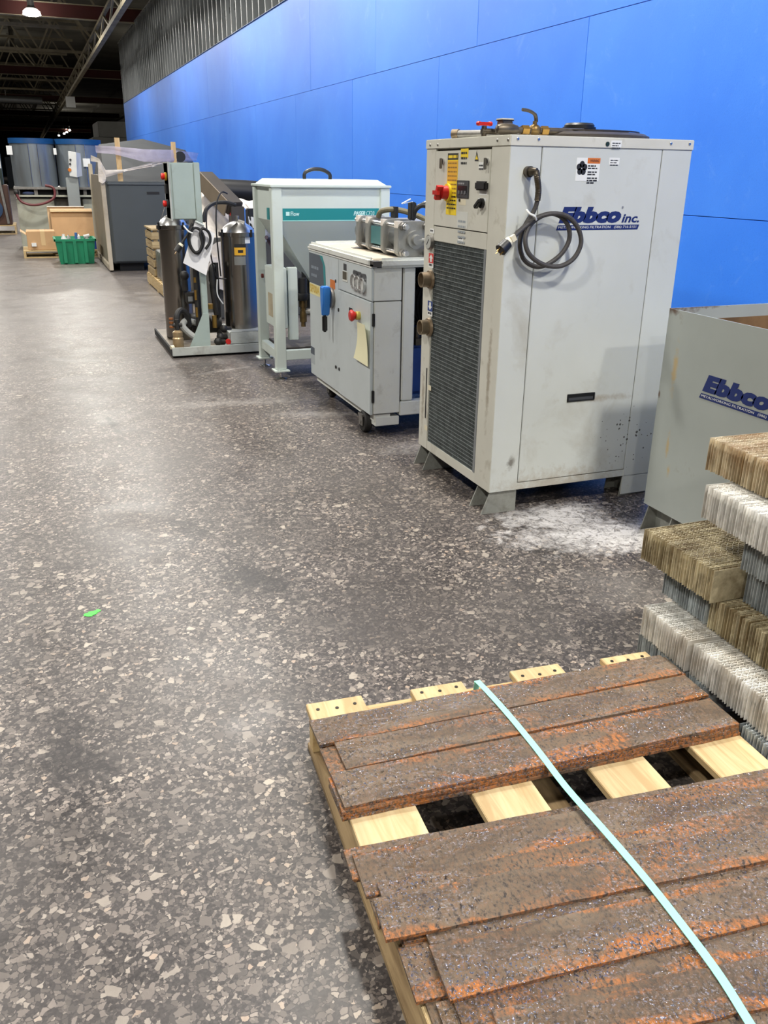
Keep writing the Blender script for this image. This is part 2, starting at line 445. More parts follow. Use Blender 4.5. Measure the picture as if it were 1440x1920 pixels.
TRUSS = paint('truss_paint', (150, 142, 120), .7, .1, .25, 2, (92, 84, 66), .6, 1.5)
MAROON = paint('maroon_beam', (70, 24, 22), .7, 0, .2, 1.5)
def truss_parts(t):
    zb, zt = 6.0, 8.1; xa, xb = -23.5, 3.4
    t.part('bottom_chord', MB().box(xa, xb, -.09, -.02, zb, zb+.10).box(xa, xb, .02, .09, zb, zb+.10), TRUSS, world=False)
    t.part('top_chord', MB().box(xa, xb, -.09, -.02, zt, zt+.12).box(xa, xb, .02, .09, zt, zt+.12), TRUSS, world=False)
    n = 12; st = (xb-xa)/n
    for i in range(n):
        x0 = xa + i*st
        t.part('web_bar', MB().bar((x0, 0, zb+.06), (x0+st/2, 0, zt+.05), .07, .07), TRUSS, world=False)
        t.part('web_bar', MB().bar((x0+st/2, 0, zt+.05), (x0+st, 0, zb+.06), .07, .07), TRUSS, world=False)
t0 = Thing('roof_truss', 'beige steel roof truss spanning the hall', 'truss', (0, 22, 0), 0, 'roof trusses'); truss_parts(t0)
for k in range(1, 13):
    c = copy_tree(t0.o); c.location = (0, 22 + 7.2*k, 0)
b0 = Thing('maroon_beam', 'maroon steel beam crossing the hall under the roof', 'beam', (0, 31, 0), 0, 'maroon cross beams')
b0.part('web', MB().box(-23.5, 8.5, -.01, .01, 5.62, 5.98), MAROON, world=False)
b0.part('flange', MB().box(-23.5, 8.5, -.1, .1, 5.60, 5.62), TRUSS, world=False)
b0.part('flange', MB().box(-23.5, 8.5, -.1, .1, 5.98, 6.0), TRUSS, world=False)
for k in range(1, 6):
    c = copy_tree(b0.o); c.location = (0, 31 + 19*k, 0)
# lengthwise girder hung under the trusses beside the partition
g = Thing('lengthwise_girder', 'long beige girder running down the hall beside the blue wall', 'girder', (2.62, 22, 0))
g.part('bottom_chord', MB().box(2.55, 2.69, 12, 165, 4.92, 5.03), TRUSS)
g.part('top_chord', MB().box(2.57, 2.67, 12, 165, 5.47, 5.55), TRUSS)
for k in range(49):
    ya = 12 + k*3.1
    g.part('web_bar', MB().bar((2.62, ya, 5.03), (2.62, ya+1.55, 5.47), .05, .05), TRUSS)
    g.part('web_bar', MB().bar((2.62, ya+1.55, 5.47), (2.62, ya+3.1, 5.03), .05, .05), TRUSS)
for k, ya in enumerate((26.5, 34.5, 41.0, 55.5, 62.0, 77.5)):
    br = single('diagonal_brace', MB().bar((2.60, ya, 5.60), (.4, ya+.3, 8.2), .08, .08), TRUSS, 'slanting beige roof brace tying girder to the roof', 'brace', group='slanting roof braces')
sgn = Thing('hanging_sign', 'small white sign hanging from the lengthwise girder', 'sign', (2.62, 52.0, 4.35))
sgn.part('board', MB().box(2.40, 2.86, 51.97, 52.0, 4.35, 4.86), WHITE)
sgn.part('hanger', MB().box(2.60, 2.64, 51.975, 51.995, 4.86, 4.925), DULLSTEEL)
# beyond the partition the hall opens out: grey ducts and a dark band of machinery
duct = Thing('air_duct', 'long grey air duct hanging across the far hall', 'duct', (-4, 66, 5.0))
duct.part('pipe', MB().cyl((-16, 66, 5.6), (1.6, 66.6, 5.5), .22), paint('duct_metal', (150, 154, 156), .4, .6, .1, 1))
duct.part('strap', MB().bar((-3, 66.3, 5.8), (-3, 66.3, 6.05), .05, .05), DULLSTEEL)
duct.part('strap', MB().bar((-.6, 66.5, 5.7), (-.6, 66.5, 6.05), .05, .05), DULLSTEEL)
for k, (x, y, wdt, dp, hh, rgb) in enumerate(((4.6, 46, 3.2, 4, 3.4, (70, 70, 66)), (1.2, 74, 5, 3, 2.6, (38, 46, 56)), (7.5, 60, 4, 6, 4.2, (54, 52, 48)), (-3.5, 70, 3.4, 3, 3.2, (92, 92, 86)))):
    t = Thing('machine_enclosure', ['grey boxy machine standing past the end of the blue wall', 'low dark blue machine in the distance behind the steel tanks', 'tall dim machine far beyond the blue wall', 'pale distant machine at the left edge'][k], 'machine', (x, y, 0))
    mt = paint('far_machine_%d' % k, rgb, .7, 0, .3, .8)
    t.part('body', MB().box(x-wdt/2, x+wdt/2, y-dp/2, y+dp/2, 0, hh*.8), mt, bevel=.03)
    t.part('hood', MB().box(x-wdt/2+.3, x+wdt/2-.5, y-dp/2+.3, y+dp/2-.3, hh*.8, hh), mt, bevel=.03)
    for j in range(3):
        t.part('access_door', MB().box(x-wdt/2+.15+j*wdt/3, x-wdt/2-.1+(j+1)*wdt/3, y-dp/2-.03, y-dp/2, .15, hh*.7), mt)

# ------------------------------------------------------------------ lamps
LENS = glow('lamp_lens', (255, 244, 226), 30.0)
HOUS = paint('lamp_housing', (120, 122, 122), .5, .6)
def lamp(loc, label, group):
    t = Thing('high_bay_lamp', label, 'lamp', loc, 0, group)
    t.part('housing', MB().lathe([(.001, .44), (.09, .44), (.10, .24), (.15, .20), (.15, .18)], n=20), HOUS, world=False)
    t.part('refractor', MB().lathe([(.001, .0), (.16, .0), (.25, .03), (.23, .12), (.14, .19), (.001, .19)], n=20), LENS, world=False)
    t.part('hanger', MB().cyl((0, 0, .44), (0, 0, 8.61-loc[2]), .012, n=6), DULLSTEEL, world=False)
    return t
def lamp_light(t, power):
    """clear refractor bowl: most light goes down, a share goes up to the trusses"""
    for nm, z, rx, f_, sz in (('down_light', -.012, 0, .86, .46), ('added_up_light', .46, math.pi, .14, .3)):  # the upward one is added fill for the roof
        ld = bpy.data.lights.new('lamp_'+nm, 'AREA'); ld.shape = 'DISK'; ld.size = sz; ld.energy = power*f_; ld.color = (1.0, .965, .90)
        lo = bpy.data.objects.new('lamp_'+nm, ld); col.objects.link(lo); lo.parent = t; lo.location = (0, 0, z); lo.rotation_euler = (rx, 0, 0)
first = None
for (loc, lab, grp, pw) in ([(p, 'high bay lamp hanging above the machines, out of the picture', 'lamps over the machines', LAMP_W) for p in LAMP_RIGHT]
        + [(p, 'unseen high bay lamp filling the hall with light, out of the picture', 'lamps over the aisle', LAMP_W) for p in LAMP_LEFT_AND_FILL]
        + [(LAMP_FAR[0], 'bright high bay lamp glowing below the trusses at the upper left', None, LAMP_W)]
        + [(p, 'tiny distant lamp, one of the row of light points above the tanks', 'far row of lamps', LAMP_W) for p in LAMP_FAR[1:]]):
    if first is None: t = lamp(loc, lab, grp); first = t.o; o = t.o
    else:
        o = copy_tree(first); o.location = loc; o['label'] = lab
        if grp: o['group'] = grp
        elif 'group' in o: del o['group']
for o in [q for q in col.objects if q.name.startswith('high_bay_lamp')]:
    if o.location.y > 100: o.scale = (.55, .55, 1.0)
    lamp_light(o, LAMP_W)

# ------------------------------------------------------------------ front pallet with rusty plates
PINE_Y = wood('fresh_pine_lengthwise', (212, 190, 146), (184, 156, 110), along='y')
PINE_X = wood('fresh_pine_crosswise', (216, 192, 142), (186, 156, 108), along='x')
OLDPINE = wood('weathered_pine', (170, 146, 108), (120, 98, 68), along='y')
NAIL = flat('nail_head', (44, 40, 36), .5, .5)
pal = Thing('wooden_pallet', 'pale pine pallet carrying the rusty steel plates', 'pallet', (.517, 1.845, 0), rad(-4.2))
def L(u0, u1, v0, v1, z0, z1): return MB().box(u0, u1, -v1, -v0, z0, z1)      # u right, v toward the viewer
nail_me = MB().cyl((0, 0, 0), (0, 0, .0025), .005, n=8).mesh('nail')
for i, (u0, wd) in enumerate(((0, .152), (.288, .150), (.588, .152), (.872, .152))):
    b = pal.part('deck_board', L(u0, u0+wd, -.012+.01*(i % 2), 1.24, .112, .131), PINE_Y, world=False, bevel=.0015)
    for k in range(3):
        n = pal.link('nail', nail_me, NAIL, b); n.location = (u0+.025+.05*k, -.022-.006*(k % 2), .1305)
for v0 in (.010, .60, 1.19): pal.part('stringer', L(.004, 1.02, v0, v0+.04, .019, .111), PINE_X, world=False, bevel=.0015)
for u0 in (.0, .46, .92): pal.part('bottom_board', L(u0, u0+.10, .0, 1.24, .0, .018), OLDPINE, world=False, bevel=.0015)

def rust_material():
    m, nt, bs = nodes_of('wet_rusty_steel'); Ln = nt.links.new
    v = coords(nt, (1, 1, 1)); vs_ = coords(nt, (.35, 1, 1)); vp = coords(nt, (1.3, .8, 1))
    tc = N(nt, 'ShaderNodeTexCoord'); sx = N(nt, 'ShaderNodeSeparateXYZ'); Ln(tc.outputs['Object'], sx.inputs[0])
    n1 = noise(nt, vs_, 9, 6, .68, .8); n2 = noise(nt, vp, 105, 5, .7, .4); n3 = noise(nt, v, 330, 3, .65); n4 = noise(nt, vs_, 4.5, 5, .65, .8); n5 = noise(nt, vs_, 6, 6, .7, 1.2)
    base = mixc(nt, ramp(nt, n1, [(.32, 0.0), (.66, 1.0)]), S(72, 58, 43), S(118, 100, 79))
    base = mixc(nt, ramp(nt, n4, [(.54, 0.0), (.70, .75)]), base, S(134, 120, 101))
    base = mixc(nt, ramp(nt, n2, [(.48, 0.0), (.62, .45)]), base, S(132, 98, 68))
    # bright rust creeps in from the long edges, more on one side than on the other
    side = math_(nt, 'MULTIPLY', math_(nt, 'ADD', math_(nt, 'ABSOLUTE', sx.outputs[1]), math_(nt, 'MULTIPLY', sx.outputs[1], -.22)), 16.0)
    e2 = math_(nt, 'ADD', side, math_(nt, 'MULTIPLY', math_(nt, 'SUBTRACT', n5, .5), 5.0))
    edge = ramp(nt, e2, [(.62, 0.0), (1.10, .92)])
    patch = ramp(nt, n4, [(.33, .8), (.46, 0.0)])
    oran = math_(nt, 'MAXIMUM', math_(nt, 'MULTIPLY', edge, ramp(nt, n2, [(.38, 0.15), (.56, 1.0)])), math_(nt, 'MULTIPLY', patch, ramp(nt, n2, [(.44, 0.0), (.56, 1.0)])))
    base = mixc(nt, oran, base, mixc(nt, ramp(nt, n2, [(.4, 0.0), (.66, 1.0)]), S(126, 78, 34), S(192, 118, 54)))
    pits = math_(nt, 'MULTIPLY', ramp(nt, n2, [(.38, 1.0), (.46, 0.0)]), ramp(nt, n1, [(.36, .35), (.55, 1.0)]))
    base = mixc(nt, pits, base, S(42, 33, 28))
    wet = ramp(nt, noise(nt, vs_, 8, 6, .72, .6), [(.44, 0.0), (.54, 1.0)])
    # pale bluish metallic flecks coloured in as glints on the wet patches
    glint_fleck = math_(nt, 'MULTIPLY', ramp(nt, noise(nt, v, 190, 3, .6, .3), [(.565, 0.0), (.62, 1.0)]), wet)
    base = mixc(nt, glint_fleck, base, S(186, 184, 196))
    Ln(base, bs.inputs['Base Color']); Ln(glint_fleck, bs.inputs['Metallic'])
    Ln(ramp(nt, wet, [(0.0, .55), (1.0, .12)]), bs.inputs['Roughness'])
    bs.inputs['Specular IOR Level'].default_value = .7
    h = math_(nt, 'ADD', n2, math_(nt, 'MULTIPLY', n3, .5))
    bump(nt, bs, h, .9, .006)
    return m
RUST = rust_material()
def plate_mesh(Lg, wd, seed):
    rnd = random.Random(seed); nx = 28; mb = MB(); th = .0076; top = []; 
    fe = [rnd.uniform(-.0012, .0012) for _ in range(nx+1)]; ne = [rnd.uniform(-.0012, .0012) for _ in range(nx+1)]
    vs_ = []; fs = []
    for i in range(nx+1):
        x = Lg*i/nx; a = wd/2+fe[i]; b = -wd/2+ne[i]
        vs_ += [(x, a, 0), (x, b, 0), (x, b, th), (x, a, th)]
    for i in range(nx):
        o, p = 4*i, 4*i+4
        for k in range(4): fs.append((o+k, o+(k+1) % 4, p+(k+1) % 4, p+k))
    fs += [(0, 1, 2, 3), (4*nx, 4*nx+1, 4*nx+2, 4*nx+3)]
    return MB().add(vs_, fs).mesh('steel_plate', smooth=30)
def plate(xl, yfar, ang, wd, z, Lg, label, seed):
    a = rad(ang); c, s = math.cos(a), math.sin(a)
    # far-left corner at (xl, yfar); local origin in the middle of the left end
    loc = (xl + s*wd/2, yfar - c*wd/2, z)
    return single('steel_plate', plate_mesh(Lg, wd, seed), RUST, label, 'steel plate', loc, (0, 0, a), 'rusty steel plates on the pallet')
UND = 'covered rusty plate in the bottom layer of the near bundle'
T = .0082
Z0 = .1315
P = []
# far bundle: three rows
for k in range(3): P.append((.500+.004*k, 1.740-.002*k, -2.4, .098, Z0+T*k, 1.035, 'covered rusty plate under the one along the far edge'))
P.append((.492, 1.738, -2.3, .102, Z0+T*3, 1.035, 'rusty plate along the far edge of the pallet, next to the bare board ends'))
U2 = 'covered rusty plate under the second plate from the far edge'
P.append((.498, 1.634, -2.8, .102, Z0, 1.03, U2)); P.append((.490, 1.633, -2.8, .102, Z0+T, 1.03, U2))
P.append((.487, 1.632, -2.7, .103, Z0+T*2, 1.0, 'rusty plate whose bare left end pokes out under the second plate'))
P.append((.524, 1.633, -2.7, .103, Z0+T*3, 1.0, 'second rusty plate from the far edge of the pallet, in the far bundle'))
U3 = 'rusty plate edge visible in the stack under the orange-edged plate'
P.append((.474, 1.523, -3.2, .118, Z0, 1.04, U3)); P.append((.480, 1.525, -3.2, .118, Z0+T, 1.03, U3)); P.append((.474, 1.524, -3.1, .118, Z0+T*2, 1.035, U3))
P.append((.481, 1.528, -3.2, .118, Z0+T*3, 1.03, 'third rusty plate from the far edge, with a bright orange front edge above the gap'))
# near bundle
P.append((.440, 1.318, -5.8, .085, Z0, 1.04, 'grey-brown plate peeking out at the near side of the gap'))
for k, (x, y) in enumerate(((.452, 1.228), (.470, 1.106), (.462, .985), (.474, .862), (.470, .74))): P.append((x, y, -5.8, .116, Z0, 1.03, UND))
P.append((.450, 1.290, -5.5, .112, Z0+T, 1.03, 'plate with a wavy orange line along its far edge, just this side of the gap'))
for k, (x, y) in enumerate(((.478, 1.166), (.452, 1.048), (.470, .925), (.50, .80))): P.append((x, y, -5.9, .112, Z0+T, 1.03, 'covered rusty plate in the second layer of the near bundle'))
P.append((.468, 1.196, -6.0, .100, Z0+T*2, 1.03, 'narrow pale strip of plate between the orange-lined plate and the broad top plate'))
P.append((.512, 1.085, -6.3, .110, Z0+T*2, 1.0, 'plate showing a sparkling strip below the broad top plate'))
P.append((.500, .955, -5.6, .112, Z0+T*2, 1.0, 'plate under the smooth grey-brown plate near the bottom of the picture'))
P.append((.53, .815, -7.0, .112, Z0+T*2, 1.0, 'orange-stained plate at the bottom edge of the picture'))
P.append((.444, 1.156, -6.6, .098, Z0+T*3, 1.04, 'broad topmost plate of the near bundle, its left end sticking out over the pallet edge'))
P.append((.500, 1.020, -5.7, .112, Z0+T*3, 1.0, 'smooth grey-brown topmost plate with few rust spots'))
P.append((.545, .868, -8.6, .090, Z0+T*3, 1.0, 'topmost plate lying slightly askew near the bottom of the picture'))
for i, p in enumerate(P): plate(*p, 100+i)

# mint plastic strap over the plates
STRAP = flat('mint_strap', (146, 220, 196), .5)
zt = Z0+T*3+.0088
path = [(.965, 1.757, .02), (.966, 1.755, .10), (.968, 1.750, zt-.006), (.970, 1.740, zt), (.972, 1.60, zt+.002), (.968, 1.44, zt+.001), (.962, 1.30, zt-.003), (.960, 1.16, zt+.001), (.958, 1.05, zt+.003), (.955, .95, zt+.002), (.943, .80, zt+.002), (.925, .70, zt+.002), (.912, .62, zt-.001), (.908, .585, zt-.004), (.906, .575, .14)]
pts = curve_pts(path, 5); mb = MB(); vs_ = []; fs = []
for i, p in enumerate(pts):
    w2 = .0085
    vs_ += [(p.x-w2, p.y, p.z), (p.x+w2, p.y, p.z), (p.x+w2, p.y+.0003, p.z+.0012), (p.x-w2, p.y+.0003, p.z+.0012)]
    if i:
        o, q = 4*(i-1), 4*i
        for k in range(4): fs.append((o+k, o+(k+1) % 4, q+(k+1) % 4, q+k))
single('plastic_strap', MB().add(vs_, fs), STRAP, 'mint green plastic strap stretched over the rusty plates', 'strap')

# ------------------------------------------------------------------ stack of corrugated blocks
def block_material(name, light, dark, stain, amt):
    m, nt, bs = nodes_of(name); v2 = coords(nt)
    vt = coords(nt, (.02, 1, .02)); n3 = noise(nt, vt, 95, 2, .7); vz_ = coords(nt, (.25, 1, .25)); n1 = noise(nt, vz_, 60, 3, .6); n2 = noise(nt, v2, 8, 6, .7, .4)
    c = mixc(nt, ramp(nt, n3, [(.38, 0.0), (.55, 1.0)]), S(*dark), S(*light))
    c = mixc(nt, ramp(nt, n1, [(.38, .5), (.52, 0.0)]), c, S(*[int(k*.8) for k in dark]))
    c = mixc(nt, ramp(nt, n2, [(.42, 0.0), (.62, amt)]), c, S(*stain))
    nt.links.new(c, bs.inputs['Base Color']); bs.inputs['Roughness'].default_value = .5; bs.inputs['Metallic'].default_value = .1
    return m
BL_W = block_material('block_whitish', (242, 241, 236), (196, 194, 188), (160, 146, 122), .45)
BL_G = block_material('block_grey', (196, 204, 206), (132, 138, 140), (112, 110, 102), .35)
BL_B = block_material('block_brown', (216, 205, 172), (150, 134, 100), (104, 84, 54), .7)
BL_T = block_material('block_tan', (214, 200, 170), (156, 138, 106), (150, 112, 68), .6)
def block_mesh(seed, Ly=.31, Dx=.30, hz=.097):
    """vertical flat sheets with zigzag sheets between them; the channels run up and down"""
    rnd = random.Random(seed); mb = MB(); pitch = .0104; n = int(Ly/pitch); t = .0016; zig = .0105
    for i in range(n+1):
        y = -i*(Ly-t)/n
        inner = 0 < i < n
        dz0 = rnd.uniform(0, .003) if inner else 0; dz1 = rnd.uniform(-.002, .0) if inner else 0; dx = rnd.uniform(-.0008, .0022) if inner else 0
        mb.box(dx, Dx+dx, y-t, y, dz0, hz+dz1)
        if i < n:
            g0, g1 = y-t, y-(Ly-t)/n; m = int(Dx/zig); dz = rnd.uniform(-.0025, -.0005); d2 = rnd.uniform(0, .004); ph = rnd.randint(0, 1); vs_ = []; fs = []
            x0 = rnd.uniform(.004, .009)
            for k in range(m+1):
                x = x0 + k*zig*.985; yy = g0 if (k+ph) % 2 else g1
                vs_ += [(x, yy, d2), (x, yy, hz+dz), (x+.0024, yy, hz+dz), (x+.0024, yy, d2)]
            for k in range(m):
                o, q = 4*k, 4*k+4
                for j in range(4): fs.append((o+j, o+(j+1) % 4, q+(j+1) % 4, q+j))
            mb.add(vs_, fs)
    return mb.mesh('corrugated_block', smooth=20, recalc=True)
skid = Thing('block_skid', 'low wooden skid under the stack of corrugated blocks', 'skid', (1.58, 1.86, 0), rad(-4))
for k in range(3): skid.part('runner', L(.02, .66, .05+.40*k, .13+.40*k, 0, .038), OLDPINE, world=False)
for k in range(6): skid.part('slat', L(.0+.115*k, .095+.115*k, .0, .98, .038, .0575), OLDPINE, world=False)
GB = 'corrugated blocks in the stack'
BLK = [  # x of left face at the far corner, y of far end, base z, length, material, turn, label
 (1.560, 1.835, .059, .31, BL_G, -4, 'grey corrugated block at the foot of the stack, hidden behind the plate ends'),
 (1.514, 1.362, .059, .31, BL_G, -4, 'grey corrugated block standing low beside the gap between the plate bundles'),
 (1.552, 1.822, .158, .215, BL_W, -4, 'short whitish corrugated block at the far bottom corner of the stack'),
 (1.543, 1.590, .158, .31, BL_W, -4, 'whitish corrugated block with clean white top beside the rusty plates'),
 (1.652, 1.868, .257, .20, BL_G, -4, 'grey corrugated block tucked under the brown block that sticks out'),
 (1.636, 1.650, .257, .31, BL_B, -4, 'brown-stained corrugated block with a bare white top edge, third row up'),
 (1.602, 1.925, .3565, .31, BL_B, -1, 'brown corrugated block sticking out of the stack toward the aisle'),
 (1.690, 1.592, .3565, .31, BL_G, -4, 'grey corrugated block right of the block that sticks out'),
 (1.668, 1.600, .456, .31, BL_G, -4, 'grey corrugated block directly under the whitish rust-streaked one'),
 (1.640, 1.745, .555, .31, BL_W, -5, 'whitish rust-streaked corrugated block, second from the top of the stack'),
 (1.722, 1.845, .654, .31, BL_T, -3, 'tan rust-topped corrugated block on top of the stack'),
]
for i, (x, y, z, ln, mt, tw, lab) in enumerate(BLK):
    o = single('corrugated_block', block_mesh(40+i, ln), mt, lab, 'block', (x, y, z), (0, 0, rad(tw)), GB, recalc=False)

# ------------------------------------------------------------------ grey filtration bin at the right edge
BING = paint('bin_grey_paint', (158, 164, 160), .45, 0, .06, 3, (120, 104, 78), .55, 6, (.66, .78))
def stains(m, spots, color, amt, edge_z=None):
    """drips and splashes of a shape of their own, at fixed places on the painted sheet"""
    nt = m.node_tree; bs = nt.nodes['Principled BSDF']; cur = bs.inputs['Base Color'].links[0].from_socket
    tc = N(nt, 'ShaderNodeTexCoord'); nz = noise(nt, tc.outputs['Object'], 26, 6, .7, .4)
    for (c, r) in spots:
        mp = N(nt, 'ShaderNodeMapping', vector_type='TEXTURE'); mp.inputs['Location'].default_value = c; mp.inputs['Scale'].default_value = r
        nt.links.new(tc.outputs['Object'], mp.inputs[0]); ln = N(nt, 'ShaderNodeVectorMath', operation='LENGTH'); nt.links.new(mp.outputs[0], ln.inputs[0])
        d = math_(nt, 'ADD', ln.outputs['Value'], math_(nt, 'MULTIPLY', math_(nt, 'SUBTRACT', nz, .5), 2.4))
        cur = mixc(nt, ramp(nt, d, [(.2, amt), (1.0, 0.0)]), cur, S(*color))
    nt.links.new(cur, bs.inputs['Base Color'])
def specks(m, c, r, color, scale=55, cut=.16):
    """spatter: small dark drops inside a soft ellipsoid"""
    nt = m.node_tree; bs = nt.nodes['Principled BSDF']; cur = bs.inputs['Base Color'].links[0].from_socket
    tc = N(nt, 'ShaderNodeTexCoord'); vo = N(nt, 'ShaderNodeTexVoronoi'); vo.inputs['Scale'].default_value = scale; nt.links.new(tc.outputs['Object'], vo.inputs['Vector'])
    sp = N(nt, 'ShaderNodeSeparateColor'); nt.links.new(vo.outputs['Color'], sp.inputs[0])
    mp = N(nt, 'ShaderNodeMapping', vector_type='TEXTURE'); mp.inputs['Location'].default_value = c; mp.inputs['Scale'].default_value = r
    nt.links.new(tc.outputs['Object'], mp.inputs[0]); ln = N(nt, 'ShaderNodeVectorMath', operation='LENGTH'); nt.links.new(mp.outputs[0], ln.inputs[0])
    lim = ramp(nt, ln.outputs['Value'], [(.2, cut), (1.0, 0.0)])
    lim = math_(nt, 'MULTIPLY', lim, ramp(nt, sp.outputs[0], [(.55, 0.0), (.95, 2.0)]))
    f = math_(nt, 'LESS_THAN', vo.outputs['Distance'], lim)
    nt.links.new(mixc(nt, math_(nt, 'MULTIPLY', f, .85), cur, S(*color)), bs.inputs['Base Color'])
# places are given from the bin's own origin (2.9, 2.1, 0)
stains(BING, [((-.56, .66, .72), (.2, .018, .11)), ((-.56, .64, .40), (.2, .012, .07)), ((-.56, .615, .30), (.2, .014, .03))], (176, 150, 96), .75)
stains(BING, [((-.56, .72, .95), (.2, .05, .03)), ((-.4, .74, .95), (.12, .2, .012)), ((-.56, .40, .955), (.2, .25, .006)), ((-.56, .735, .60), (.2, .008, .02))], (86, 58, 40), .9)
specks(BING, (-.56, .5, .25), (.4, .35, .2), (120, 112, 92), 40, .10)
BINRUST = paint('bin_rusty_inside', (110, 84, 54), .8, 0, .35, 7, (74, 46, 28), .7, 4)
bn = Thing('filtration_bin', 'open grey steel filtration bin with blue lettering, behind the corrugated blocks', 'bin', (2.9, 2.1, 0))
bx0, bx1, by0, by1, bz0, bz1 = 2.34, 3.40, 1.25, 2.84, .112, .948
tk = .005
bn.part('side_wall', MB().box(bx0, bx0+tk, by0, by1, bz0, bz1), BING)
bn.part('side_wall', MB().box(bx1-tk, bx1, by0, by1, bz0, bz1), BING)
bn.part('end_wall', MB().box(bx0+tk, bx1-tk, by1-tk, by1, bz0, bz1), BING)
bn.part('end_wall', MB().box(bx0+tk, bx1-tk, by0, by0+tk, bz0, bz1), BING)
bn.part('rusty_lining', MB().box(bx0+tk, bx0+tk+.002, by0+tk, by1-tk, bz0+.02, bz1-.05).box(bx1-tk-.002, bx1-tk, by0+tk, by1-tk, bz0+.02, bz1-.045).box(bx0+tk+.003, bx1-tk-.003, by1-tk-.002, by1-tk, bz0+.02, bz1-.05).box(bx0+tk, bx1-tk, by0+tk, by1-tk, bz0, bz0+.015), BINRUST, label='brown rusty lining')
FOOTM = paint('foot_grey_paint', (140, 142, 136), .6, 0, .15, 8, (70, 62, 50), .7, 9, (.45, .7))
def fork_foot(t, x0, x1, y0, y1, h, lean=.035, side=-1):
    f = t.part('foot_channel', MB().prism([(x0-lean, 0), (x1, 0), (x1, h), (x0+.012, h)], 'y', y0, y0+.006).prism([(x0-lean, 0), (x1, 0), (x1, h), (x0+.012, h)], 'y', y1-.006, y1).box(x0+.02, x1, y0+.006, y1-.006, h-.006, h).box(x0+.055, x0+.06, y0+.006, y1-.006, 0, h-.006), FOOTM)
    return f
for (a, b) in ((2.66, 2.82), (1.30, 1.46)):
    fork_foot(bn, bx0, bx0+.30, a, b, .112, .02); fork_foot(bn, bx1-.30, bx1-.02, a, b, .112, 0)
XL = bx0-.0012
tl = on_x(1317, 733, XL); tr = on_x(1440, 781, XL)
bar0 = on_x(1313, 737, XL)
u = Vector((0, -1, 0)); vz = Vector((0, 0, 1))
bn.text('logo_word', 'Ebbco', (XL, 2.588, .668), u, vz, .345, .068, NAVY, .22, .07)
bn.text('logo_word', 'inc.', (XL, 2.237, .668), u, vz, .088, .034, NAVY, .22, .03)
bb = bn.part('logo_bar', MB().add([(XL, 2.600, .640), (XL, 2.143, .640), (XL, 2.152, .660), (XL, 2.591, .660)], [(0, 1, 2, 3)]), NAVY, recalc=False)
bn.text('logo_tagline', 'METALWORKING FILTRATION   (586) 716-5151', (XL-.0008, 2.588, .644), u, vz, .42, .012, WHITE, .1, 0, bb)
bn.text('logo_mark', '®', (XL, 2.244, .722), u, vz, .010, .010, NAVY)

# green paint daub on the floor
rnd = random.Random(5); vs_ = []
for k in range(20):
    t = 2*math.pi*k/20; r = 1+rnd.uniform(-.22, .2)
    vs_.append((.020*r*math.cos(t), .017*r*math.sin(t)))
single('paint_daub', MB().prism(vs_, 'z', .0005, .0015).prism([(p[0]*.55+.027, p[1]*.6+.010) for p in vs_], 'z', .0005, .0014), flat('neon_green_paint', (60, 226, 60), .5), 'small neon green paint daub on the dark floor', 'paint mark', (.021, 2.818, 0), (0, 0, .2))

# ------------------------------------------------------------------ the chiller cabinet
CHW = paint('chiller_pale_paint', (198, 202, 198), .42, 0, .05, 2.5, (150, 142, 122), .5, 3.2, (.56, .78))
CHF = paint('chiller_front_paint', (204, 203, 192), .45, 0, .06, 3.5, (128, 118, 98), .6, 7, (.58, .76))
cx0, cx1, cy0, cy1 = 1.765, 2.635, 3.19, 3.99
# chiller's own origin is (2.2, 3.59, 0)
specks(CHW, (.28, -.4, .30), (.25, .3, .20), (52, 44, 38), 60, .22)
stains(CHW, [((-.10, -.4, .10), (.36, .3, .10)), ((.10, -.4, .50), (.2, .3, .02))], (150, 134, 110), .55)
stains(CHW, [((-.335, -.4, .235), (.022, .3, .035))], (96, 90, 82), .8)
stains(CHF, [((-.43, -.33, .62), (.3, .02, .30)), ((-.43, .36, .35), (.3, .02, .22)), ((-.43, .10, 1.08), (.3, .05, .06))], (138, 126, 106), .7)
ch = Thing('chiller_cabinet', 'tall pale grey chiller cabinet with black grille and hanging power cord', 'chiller', ((cx0+cx1)/2, (cy0+cy1)/2, 0))
core = ch.part('core', MB().box(cx0+.012, cx1-.012, cy0+.012, cy1-.012, .104, 1.54), flat('seam_dark', (64, 58, 50), .8))
# side facing the viewer: corner panel, big service panel, rear strip
ch.part('side_panel', MB().box(cx0+.001, 1.9055, cy0, cy0+.012, .104, 1.541), CHW, bevel=.0015)
ch.part('side_panel', MB().box(1.9095, 2.4825, cy0, cy0+.012, .139, 1.541), CHW, bevel=.002)
ch.part('side_panel', MB().box(2.4850, cx1, cy0, cy0+.012, .104, 1.541), CHW, bevel=.0015)
ch.part('sill', MB().box(1.9055, 2.4850, cy0+.002, cy0+.012, .104, .136), CHW)
ch.part('back_panel', MB().box(cx0+.012, cx1, cy1-.012, cy1, .104, 1.541).box(cx1-.012, cx1, cy0+.012, cy1-.012, .104, 1.541), CHW)
FX = cx0
def fx(px, py, X=FX): p = on_x(px, py, X); return p.y, p.z
yl = 3.884; yr = 3.345           # far and near side of the control panel
ch.part('front_post', MB().box(FX, FX+.012, cy0+.0005, yr-.003, .104, 1.541), CHF, bevel=.0015)
ch.part('front_post', MB().box(FX, FX+.012, yl+.002, cy1, .104, 1.541), CHF, bevel=.0015)
zc = fx(870, 432)[1]; zh = fx(868, 461)[1]; zg = .150
cp = ch.part('control_panel', MB().box(FX-.001, FX+.012, yr, yl, zc+.004, 1.532), CHF, bevel=.0015)
